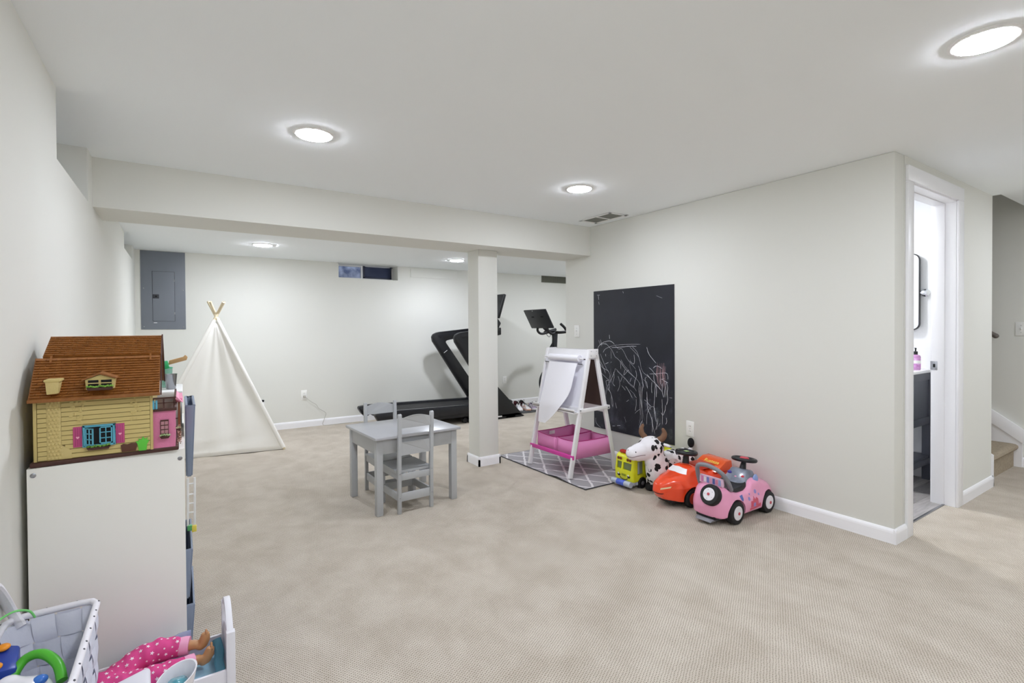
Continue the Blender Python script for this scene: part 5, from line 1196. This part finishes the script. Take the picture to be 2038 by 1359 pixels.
# roof
def roof_pt(u, s):       # s: 0 eave .. 1 break .. 2 ridge
    if s <= 1: return Vector((0, 2.004+.106*s, 1.012+.121*s))
    s -= 1; return Vector((0, 2.118+.127*s, 1.137+.063*s))
def slabroof(pts_, x0, x1, th, nm, m_=ROOF):
    P = [Vector(p) for p in pts_]; vs = []
    for x in (x0, x1):
        for p in P: vs.append((x, p.y, p.z))
        for p in reversed(P): vs.append((x, p.y+th*.5, p.z-th))
    k_ = len(P)*2
    return MB().add(vs, [tuple(range(k_)), tuple(reversed(range(k_, 2*k_)))]+[(i, (i+1) % k_, (i+1) % k_+k_, i+k_) for i in range(k_)]).build(nm, m_, t)
slabroof([roof_pt(0, 0), roof_pt(0, 1)], -.379, -.062, .006, 'front_roof'); slabroof([roof_pt(0, 1.02), roof_pt(0, 2), (0, 2.47, 1.02)], -.364, -.060, .006, 'upper_roof')
for (s0, s1, rows, x0, x1, nm) in ((.05, .985, 15, -.377, -.063, 'front_roof'), (1.04, 1.985, 10, -.362, -.061, 'upper_roof')):
    mb = MB(); tl = .0245
    for r_ in range(rows):
        a = roof_pt(0, s0+(s1-s0)*r_/rows); b_ = roof_pt(0, s0+(s1-s0)*(r_+.93)/rows); d_ = (b_-a).normalized(); n_ = Vector((0, -d_.z, d_.y))
        x = x0-(tl*.5 if r_ % 2 else 0)
        while x < x1:
            xa, xb = max(x, x0)+.0006, min(x+tl, x1)-.0006
            if xb-xa > .002:
                q = [a+n_*.0042, b_+n_*.0008, b_, a]
                mb.add([(xa, p.y, p.z) for p in q]+[(xb, p.y, p.z) for p in q], [(3,2,1,0),(4,5,6,7),(0,1,5,4),(1,2,6,5),(2,3,7,6),(3,0,4,7)])
                if (r_*3+int(x*1000)) % 2 == 0: mb.add([(xb-.002, (a+n_*.0052).y, (a+n_*.0052).z), (xb, (a+n_*.0052).y, (a+n_*.0052).z), (xb, (b_+n_*.0015).y, (b_+n_*.0015).z), (xb-.002, (b_+n_*.0015).y, (b_+n_*.0015).z)], [(0,1,2,3)])
            x += tl
    rf = [c for c in t.children if c.name.startswith(nm)][0]
    mb.build('roof_tiles', ROOF, rf, kind='stuff')
MB().box(-.380, -.061, 1.999, 2.006, 1.006, 1.016).build('eave_board', ROOF, t, bevel=.001)
for x in (-.3415, -.0885): MB().beam((x, 2.088, 1.118), (x, 2.108, 1.140), .005, .003).build('roof_latch', ROOF, t)
MB().prism([(2.0, 1.008), (2.11, 1.133), (2.245, 1.204), (2.475, 1.018), (2.47, 1.010), (2.245, 1.193), (2.115, 1.126), (2.01, 1.006)], 'x', -.0605, -.0565).build('barge_board', HBR, t)
# chimney stack, dormer
MB().prism([(-.336, 1.029), (-.310, 1.031), (-.307, 1.068), (-.339, 1.068)], 'y', 1.995, 2.045).build('chimney_stack', HYS, t, bevel=.002)
MB().box(-.342, -.303, 1.992, 2.05, 1.066, 1.074).build('chimney_cap', HY, t, bevel=.003)
MB().prism([(-.246, 1.037), (-.178, 1.038), (-.176, 1.068), (-.212, 1.082), (-.248, 1.068)], 'y', 1.998, 2.06).build('dormer', HY, t)
MB().box(-.241, -.216, 1.996, 1.999, 1.047, 1.066).box(-.210, -.184, 1.996, 1.999, 1.047, 1.066).build('dormer_opening', DARK, t)
MB().box(-.241, -.184, 1.9945, 1.9975, 1.055, 1.058).build('dormer_muntin', HY, t)
for s_ in (-1, 1): MB().beam((-.212, 2.026, 1.087), (-.212+s_*.040, 2.026, 1.069), .072, .004, (0, 1, 0)) if False else None
MB().prism([(-.255, 1.066), (-.212, 1.084), (-.171, 1.068), (-.171, 1.072), (-.212, 1.089), (-.255, 1.070)], 'y', 1.990, 2.07).build('dormer_roof', ROOF, t)
planter(-.244, -.180, 1.998, 1.035)
# pink porch wing
MB().box(-.083, -.021, 2.042, 2.30, .825, .950).build('porch_wing', HPK, t)
MB().box(-.084, -.016, 2.034, 2.31, .948, .958).build('balcony_floor', HBR, t, bevel=.001)
for x in (-.081, -.052, -.024): MB().box(x-.002, x+.002, 2.036, 2.040, .958, .992).build('baluster', HBR, t)
MB().box(-.083, -.020, 2.034, 2.042, .989, .994).box(-.083, -.020, 2.036, 2.040, .974, .977).build('handrail', HBR, t)
for y in (2.10, 2.17, 2.24, 2.30): MB().box(-.024, -.020, y-.002, y+.002, .958, .992).build('baluster', HBR, t)
MB().box(-.024, -.018, 2.036, 2.305, .989, .994).build('handrail', HBR, t)
for x in (-.080, -.072): MB().box(x-.003, x+.003, 2.030, 2.034, .957, .986).build('blue_shutter', HBL, t, bevel=.0008)
MB().box(-.0625, -.0395, 2.0375, 2.0425, .868, .918).build('porch_window', HBR, t)
for i in range(2):
    for j in range(3): MB().box(-.0605+i*.0105, -.0515+i*.0105, 2.0365, 2.0378, .873+j*.0145, .884+j*.0145).build('pane', mat('porch_pane', '#b8848c', .3), [c for c in t.children if c.name.startswith('porch_window')][-1])
planter(-.064, -.036, 2.0385, .857, mat('planter_pale', '#c2d0a4', .6, color2='#7f9d5d', vscale=120))
MB().box(-.021, .000, 2.18, 2.36, .957, .972).build('awning', mat('awning_pink', '#ef9fbd', .5), t)
MB().add([(-.021, 2.15, .972), (.002, 2.15, .958), (.002, 2.36, .958), (-.021, 2.36, .985), (-.021, 2.15, .985)], [(0,1,4),(1,2,3,4)]).build('awning_roof', mat('awning_pink', '#ef9fbd', .5), t)
MB().box(-.014, -.007, 2.16, 2.168, .826, .958).box(-.014, -.007, 2.34, 2.348, .826, .958).build('porch_post', mat('post_brown', '#7a4d2a', .5), t, bevel=.0008)
for z in (.90, .87): MB().box(-.021, -.013, 2.160, 2.164, z, z+.003).build('porch_rail', HBR, t)
mb = MB()
for k_ in range(70): mb.ell((-.012+random.uniform(-.004, .008), 2.06+random.random()*.12, .828+random.random()**2*.055), (.0022, .0022, .0022), 5, 4)
mb.build('flowers', mat('flower_mix', '#d9b7a8', .6, color2='#6d5a3a', vscale=250), t, smooth=True, kind='stuff')
planter(-.020, -.004, 2.10, .868, mat('planter_pale', '#c2d0a4', .6))

# ---------------------------------------------------------------- doll bed, doll, things at the lower left
BW = mat('doll_bed_white', '#e4e3ea', .4)
t = thing('doll_bed', 'white wooden doll bed with blue mattress on the floor in front of the shelf', 'doll bed', (-.13, 1.86, 0))
for y in (1.740, 1.952): MB().box(.102, .126, y-.011, y+.011, 0, .30).build('post', BW, t, bevel=.002)
for y in (1.740, 1.952): MB().box(-.392, -.368, y-.011, y+.011, 0, .20).build('post', BW, t, bevel=.002)
MB().prism([(1.751, .06), (1.941, .06)]+[(1.941-.19*i/10, .235+.028*math.sin(PI*i/10)) for i in range(11)], 'x', .108, .119).build('footboard', BW, t, bevel=.001)
ar = [(1.741+.212*i/12, .300+.05*math.sin(PI*i/12)) for i in range(13)]
MB().prism([(1.741+.212*i/12, .285+.045*math.sin(PI*i/12)) for i in range(13)]+list(reversed(ar)), 'x', .104, .122).build('curved_top_rail', BW, t, bevel=.001)
MB().prism([(1.751, .06), (1.941, .06), (1.941, .18), (1.90, .195), (1.79, .195), (1.751, .18)], 'x', -.386, -.375).build('headboard', BW, t, bevel=.001)
MB().box(-.37, .104, 1.734, 1.743, .085, .186).build('side_rail', BW, t, bevel=.001)
MB().box(-.37, .104, 1.950, 1.959, .085, .186).build('side_rail', BW, t, bevel=.001)
BLU = mat('mattress_blue', '#8fbfd8', .7, color2='#a9d3e6', vscale=10)
MB().box(-.368, .100, 1.746, 1.947, .09, .132).build('mattress', BLU, t, bevel=.012, seg=3)
MB().tube(smoothpts([(.085, 1.93, .185), (.092, 1.90, .160), (.088, 1.86, .150), (.090, 1.82, .148), (.086, 1.77, .150)]), .014, 8, flat=.6).build('folded_blanket', mat('blanket_teal', '#5f9cb4', .8), t, smooth=True)
# doll: one continuous body, pyjama trousers over it
SKIN = mat('doll_skin', '#c08d5e', .4); PJ = mat('pyjama_pink', '#d8448a', .75, bump=.25, bscale=60); CUFF = mat('cuff_pink', '#eda5c6', .75)
t = thing('doll', 'large doll lying on the doll bed in pink star-print pyjamas, bare feet', 'doll', (-.13, 1.86, .13))
DOLL = t
mb = MB()
hipc = Vector((-.165, 1.875, .165))
mb.tube([(-.165, 1.875, .162), (-.21, 1.87, .165), (-.26, 1.868, .168), (-.295, 1.868, .168)], [.036, .034, .036, .030], 16)     # torso
mb.tube([(-.29, 1.868, .170), (-.315, 1.868, .172)], [.016, .016], 12)                                                  # neck
mb.ell((-.345, 1.868, .182), (.045, .042, .045))                                                                        # head
mb.tube([(-.285, 1.90, .17), (-.24, 1.925, .165), (-.19, 1.93, .16)], [.014, .012, .010], 12); mb.tube([(-.285, 1.836, .17), (-.24, 1.805, .165), (-.19, 1.80, .16)], [.014, .012, .010], 12)
legA = [(-.16, 1.895, .168), (-.10, 1.925, .195), (-.045, 1.925, .205), (.0, 1.918, .200), (.050, 1.905, .198)]
legB = [(-.16, 1.855, .165), (-.10, 1.838, .170), (-.04, 1.845, .172), (.01, 1.852, .172), (.058, 1.865, .170)]
mb.tube(legA, [.030, .027, .022, .018, .014], 16); mb.tube(legB, [.030, .027, .022, .018, .014], 16)
# feet, soles towards the foot of the bed, toes up
for (x, y, z, lean) in ((.060, 1.902, .198, .006), (.066, 1.866, .166, .010)):
    mb.ell((x, y, z-.006), (.014, .014, .014)); mb.tube([(x+.004, y, z-.008), (x+.006+lean, y-.002, z+.014), (x+.005+lean*1.6, y-.004, z+.034)], [.013, .014, .010], 12, flat=1.15)
me = remesh(mb, .0035, 3); me.materials.clear(); link_mesh('body', me, SKIN, t, smooth=True)
for (x, y, z, lean) in ((.060, 1.902, .198, .006), (.066, 1.866, .166, .010)):
    for i in range(5): MB().ell((x+.006+lean*1.7, y-.013+.006*i, z+.038-.0018*abs(i-(1 if z > .18 else 3))), (.0036, .0034, .0052), 8, 6).build('toe', SKIN, t, smooth=True)
mp = MB()
mp.tube([(-.30, 1.868, .168), (-.26, 1.868, .170), (-.21, 1.870, .168), (-.165, 1.875, .168)], [.040, .045, .046, .047], 20)
mp.tube(legA[:4]+[(.008, 1.916, .200)], [.040, .038, .034, .029, .028], 18); mp.tube(legB[:4]+[(.018, 1.853, .172)], [.040, .036, .031, .026, .025], 18)
me = remesh(mp, .0045, 4); me.materials.clear()
M0 = _root[t.name]
for v in me.vertices:
    c = M0 @ v.co if False else v.co
    v.co += v.normal*(.0028*noise.noise(Vector((c.x*55, c.y*30, c.z*30)))+.0016*math.sin(c.x*150+c.y*60))
pj = link_mesh('pyjamas', me, PJ, t, smooth=True)
for a, b_, r_ in ((Vector((.004, 1.917, .200)), Vector((.030, 1.911, .199)), .0275), (Vector((.016, 1.853, .172)), Vector((.042, 1.859, .171)), .0245)):
    MB().tube([a, a+(b_-a)*.5, b_, b_-(b_-a)*.05], [r_, r_*1.02, r_*.97, r_*.8], 20).build('cuff', CUFF, t, smooth=True)
bm = bmesh.new(); bm.from_mesh(me); bv = BVHTree.FromBMesh(bm); bm.free()
mb = MB(); random.seed(11); placed = []
for k_ in range(4000):
    if len(placed) > 110: break
    x = random.uniform(-.28, .0); y = random.uniform(1.80, 1.97)
    org = M0.inverted() @ Vector((x, y, .5)) ; dr = Vector((0, random.uniform(.0, 1.2), -1)).normalized() ; org = org-Vector((0, dr.y*.35, 0))
    h_ = bv.ray_cast(org, dr)
    if not h_[0]: continue
    p = M0 @ h_[0]
    if any((p-q).length < .0155 for q in placed): continue
    placed.append(p); T = Matrix.Translation(p+h_[1]*.0012) @ h_[1].to_track_quat('Z', 'Y').to_matrix().to_4x4() @ Matrix.Rotation(random.random()*6, 4, 'Z')
    r_ = random.choice((.0062, .0052, .0036)); o_ = len(mb.v); mb.v.append(T @ Vector((0, 0, .0006)))
    for i in range(10): a = PI*i/5; q_ = r_ if i % 2 == 0 else r_*.45; mb.v.append(T @ Vector((q_*math.cos(a), q_*math.sin(a), 0)))
    mb.f += [(o_, o_+1+i, o_+1+(i+1) % 10) for i in range(10)]
mb.build('star_print', mat('star_white', '#f6e6ef', .7), pj, kind='stuff')

DOLL.location = (-.150, 1.862, .132)      # settled a little towards the head of the bed
t = thing('plastic_bag', 'crumpled clear bluish plastic bag between the doll and the shelf', 'bag', (-.08, 1.995, .0))
mb = MB(); n_ = 18; vs = []; fs = []
for j in range(n_+1):
    for i in range(n_+1):
        u = i/n_; v = j/n_; a = PI*v
        x = -.20+.215*u; zt = .185+.03*u-.02*(1-u)**2
        y = 1.985-.018*math.cos(a); z = .01+(zt-.01)*math.sin(a)**.6
        d_ = .006*noise.noise(Vector((x*40, y*60, z*40)))
        vs.append((x, min(2.006, y+d_), z+d_))
for j in range(n_):
    for i in range(n_): a = j*(n_+1)+i; fs.append((a, a+1, a+n_+2, a+n_+1))
MB().add(vs, fs).build('film', mat('bag_film', '#a9b9de', .2, alpha=.55), t, smooth=True)

# white play bath-seat with teal water bead, white box
t = thing('toy_tub', 'white oval plastic toy tub with a teal bag inside, beside the doll', 'toy tub', (-.02, 1.64, 0))
def oval(cx_, cy_, rx_, ry_, z, n_=28, tilt=0): return [(cx_+rx_*math.cos(2*PI*i/n_), cy_+ry_*math.sin(2*PI*i/n_), z+tilt*rx_*math.cos(2*PI*i/n_)) for i in range(n_)]
vs = []; fs = []; rings = [(.026, .03, .20), (.034, .042, .24), (.044, .055, .285), (.0475, .060, .302), (.0435, .056, .302), (.037, .046, .26), (.028, .034, .215)]
for rx_, ry_, z in rings: vs += oval(-.022, 1.592, rx_, ry_, z, tilt=.30)
for k_ in range(len(rings)-1):
    for i in range(28): fs.append((k_*28+i, k_*28+(i+1) % 28, (k_+1)*28+(i+1) % 28, (k_+1)*28+i))
fs += [tuple(range(27, -1, -1)), tuple(6*28+i for i in range(28))]
MB().add(vs, fs).build('tub', mat('glossy_white', '#eceaf0', .2, coat=.3), t, smooth=True)
MB().lathe([(.045, 0), (.04, .02), (.026, .06), (.024, .21), (0, .21)], 24, Matrix.Translation((-.022, 1.592, 0))).build('pedestal', mat('glossy_white', '#eceaf0', .2), t, smooth=True)
mb = MB(); mb.ell((0, 0, 0), (.028, .034, .024), 20, 12)
mb.v = [Vector((-.020, 1.592, .268))+p*(1+.25*noise.noise(p*60)) for p in mb.v]; mb.build('teal_bag', mat('teal_film', '#4f97a6', .2, coat=.5), t, smooth=True)
t = thing('white_box', 'plain white rounded box lying between basket and toy tub', 'box', (-.155, 1.60, 0))
MB().add([(-.165, 1.50, .0), (-.078, 1.50, .0), (-.078, 1.66, .0), (-.165, 1.65, .0), (-.165, 1.50, .29), (-.072, 1.50, .29), (-.082, 1.690, .300), (-.165, 1.665, .292)], [(3,2,1,0),(4,5,6,7),(0,1,5,4),(1,2,6,5),(2,3,7,6),(3,0,4,7)]).build('box', mat('box_white', '#e2e1ea', .4), t, bevel=.012, seg=3)

# ---------------------------------------------------------------- woven basket
BKW = mat('basket_white', '#e9e7ee', .6, bump=.4, bscale=120); BKG = mat('basket_lavender_shade', '#d0d2df', .6, bump=.3, bscale=120)  # lavender strips: own tone plus the inside shade, put into the colour
t = thing('woven_basket', 'white woven basket with handle, full of toys, in the lower left corner', 'basket', (-.30, 1.60, 0))
RZT = .45
def rr(cx_, cy_, hx, hy, r_, n_=10):
    P = []
    for (sx_, sy_, a0) in ((1, 1, 0), (-1, 1, 90), (-1, -1, 180), (1, -1, 270)): P += arc((cx_+sx_*(hx-r_), cy_+sy_*(hy-r_)), r_, a0, a0+90, n_-1)
    return P
def resample(P, n_):
    P = P+[P[0]]; L_ = [0]
    for a, b_ in zip(P, P[1:]): L_.append(L_[-1]+math.hypot(b_[0]-a[0], b_[1]-a[1]))
    out = []; k_ = 0
    for i in range(n_):
        s_ = L_[-1]*i/n_
        while L_[k_+1] < s_: k_ += 1
        u = (s_-L_[k_])/(L_[k_+1]-L_[k_]); out.append((P[k_][0]+(P[k_+1][0]-P[k_][0])*u, P[k_][1]+(P[k_+1][1]-P[k_][1])*u))
    return out
NP = 22*6
top = resample(rr(-.302, 1.625, .094, .218, .03), NP); bot = resample(rr(-.285, 1.565, .088, .155, .05), NP)
def bpt(i, v, off):      # v 0 bottom .. 1 rim
    i %= NP; a, b_ = bot[i], top[i]; x = a[0]+(b_[0]-a[0])*v; y = a[1]+(b_[1]-a[1])*v
    a2, b2 = bot[(i+1) % NP], top[(i+1) % NP]; tx = (a2[0]+(b2[0]-a2[0])*v)-x; ty = (a2[1]+(b2[1]-a2[1])*v)-y; l = math.hypot(tx, ty) or 1
    nx, ny = ty/l, -tx/l
    z = .17+(RZT-.17)*v
    return Vector((x+nx*off, y+ny*off, z))
NS = 22; NB = 5
for r_ in range(NB):     # horizontal bands
    vs = []; fs = []; v0, v1 = (r_+.02)/NB*.96, (r_+.98)/NB*.96
    for i in range(NP):
        ph = (i/6+r_) % 2; off = .0055*math.sin(PI*(i/6+r_))
        vs += [bpt(i, v0, off-.001), bpt(i, (v0+v1)/2, off+.0012), bpt(i, v1, off-.001), bpt(i, (v0+v1)/2, off-.0012)]
    for i in range(NP):
        j = (i+1) % NP
        for a, b_ in ((0, 1), (1, 2), (2, 3), (3, 0)): fs.append((4*i+a, 4*j+a, 4*j+b_, 4*i+b_))
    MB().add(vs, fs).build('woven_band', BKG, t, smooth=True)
for s_ in range(NS):     # upright strips
    vs = []; fs = []; i0, i1 = s_*6+.3, s_*6+5.7; m_ = 24
    for k_ in range(m_+1):
        v = k_/m_*.97; off = -.0055*math.sin(PI*(s_+.5))*math.cos(PI*(v/.96*NB-.5))
        ia, ib = s_*6, s_*6+6
        vs += [bpt(ia, v, off-.0006).lerp(bpt(ib, v, off-.0006), .05), bpt(s_*6+3, v, off+.0012), bpt(ia, v, off-.0006).lerp(bpt(ib, v, off-.0006), .95), bpt(s_*6+3, v, off-.0016)]
    for k_ in range(m_):
        for a, b_ in ((0, 1), (1, 2), (2, 3), (3, 0)): fs.append((4*k_+a, 4*k_+b_, 4*k_+4+b_, 4*k_+4+a))
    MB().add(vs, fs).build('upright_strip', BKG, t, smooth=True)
MB().tube([bpt(i*3, 1.0, 0) for i in range(NP//3)], .0085, 10, closed=True).build('rim', BKW, t, smooth=True)
mb = MB()
for s_ in range(NS):
    c = bpt(s_*6+(s_ % 3), 1.0, .004); mb.ell(tuple(c+Vector((0, 0, .0055))), (.0032, .004, .003), 6, 4)
mb.build('rim_stitches', mat('stitch_dark', '#54555c', .8), t, kind='stuff')
MB().prism(bot[::4], 'z', .165, .172).build('bottom', BKW, t)
hd = smoothpts([(-.365, 1.828, .43), (-.385, 1.84, .47), (-.392, 1.80, .53), (-.385, 1.70, .60), (-.37, 1.60, .63), (-.36, 1.48, .60), (-.36, 1.42, .50), (-.35, 1.40, .43)])
MB().tube(hd, .010, 10, flat=1.5).build('handle', BKW, t, smooth=True)
t2 = thing('storage_crate', 'white storage crate carrying the woven basket', 'crate', (-.30, 1.60, 0))
MB().box(-.385, -.235, 1.42, 1.705, 0, .160).build('crate', BKW, t2, bevel=.008)
# contents
t = thing('toy_phone', 'glossy white toy with green handle and blue button inside the basket', 'toy', (-.30, 1.56, .33))
mb = MB(); mb.ell((-.305, 1.575, .37), (.045, .06, .04)); mb.ell((-.345, 1.605, .385), (.03, .03, .035)); mb.tube([(-.345, 1.605, .385), (-.30, 1.57, .375)], [.03, .04], 14); mb.box(-.35, -.27, 1.53, 1.62, .18, .36)
me = remesh(mb, .006, 8); me.materials.clear(); link_mesh('body', me, mat('glossy_white', '#eceaf0', .2), t, smooth=True)
MB().tube(smoothpts([(-.355, 1.66, .375), (-.335, 1.69, .405), (-.300, 1.68, .415), (-.265, 1.64, .40), (-.250, 1.60, .375)]), .011, 10).build('green_handle', mat('toy_lime', '#4fb52e', .35), t, smooth=True)
MB().ell((-.285, 1.575, .405), (.015, .015, .010)).build('blue_button', mat('toy_blue', '#3a74c9', .25), t, smooth=True)
MB().ell((-.372, 1.565, .375), (.018, .03, .03)).build('green_side', mat('toy_lime', '#4fb52e', .35), t, smooth=True)
t = thing('blue_toy', 'dark blue toy with orange buttons in the left of the basket', 'toy', (-.375, 1.66, .36))
MB().add([(-.388, 1.66, .33), (-.345, 1.665, .33), (-.35, 1.74, .33), (-.388, 1.74, .33), (-.388, 1.655, .412), (-.342, 1.665, .405), (-.352, 1.75, .42), (-.388, 1.755, .43)], [(3,2,1,0),(4,5,6,7),(0,1,5,4),(1,2,6,5),(2,3,7,6),(3,0,4,7)]).build('body', mat('deep_blue', '#1f3f9c', .3), t, bevel=.006)
for p in ((-.380, 1.735, .430), (-.382, 1.675, .415)): MB().ell(p, (.014, .014, .008)).build('orange_button', mat('toy_orange', '#f59a24', .3), t, smooth=True)
tag(MB().tube(smoothpts([(-.398, 1.75, .49), (-.37, 1.78, .495), (-.345, 1.80, .480), (-.335, 1.81, .455)]), .0028, 8).build('green_cord', mat('cord_green', '#7ed67a', .4), smooth=True), 'thin bright green cord hanging over the basket handle', 'cord')
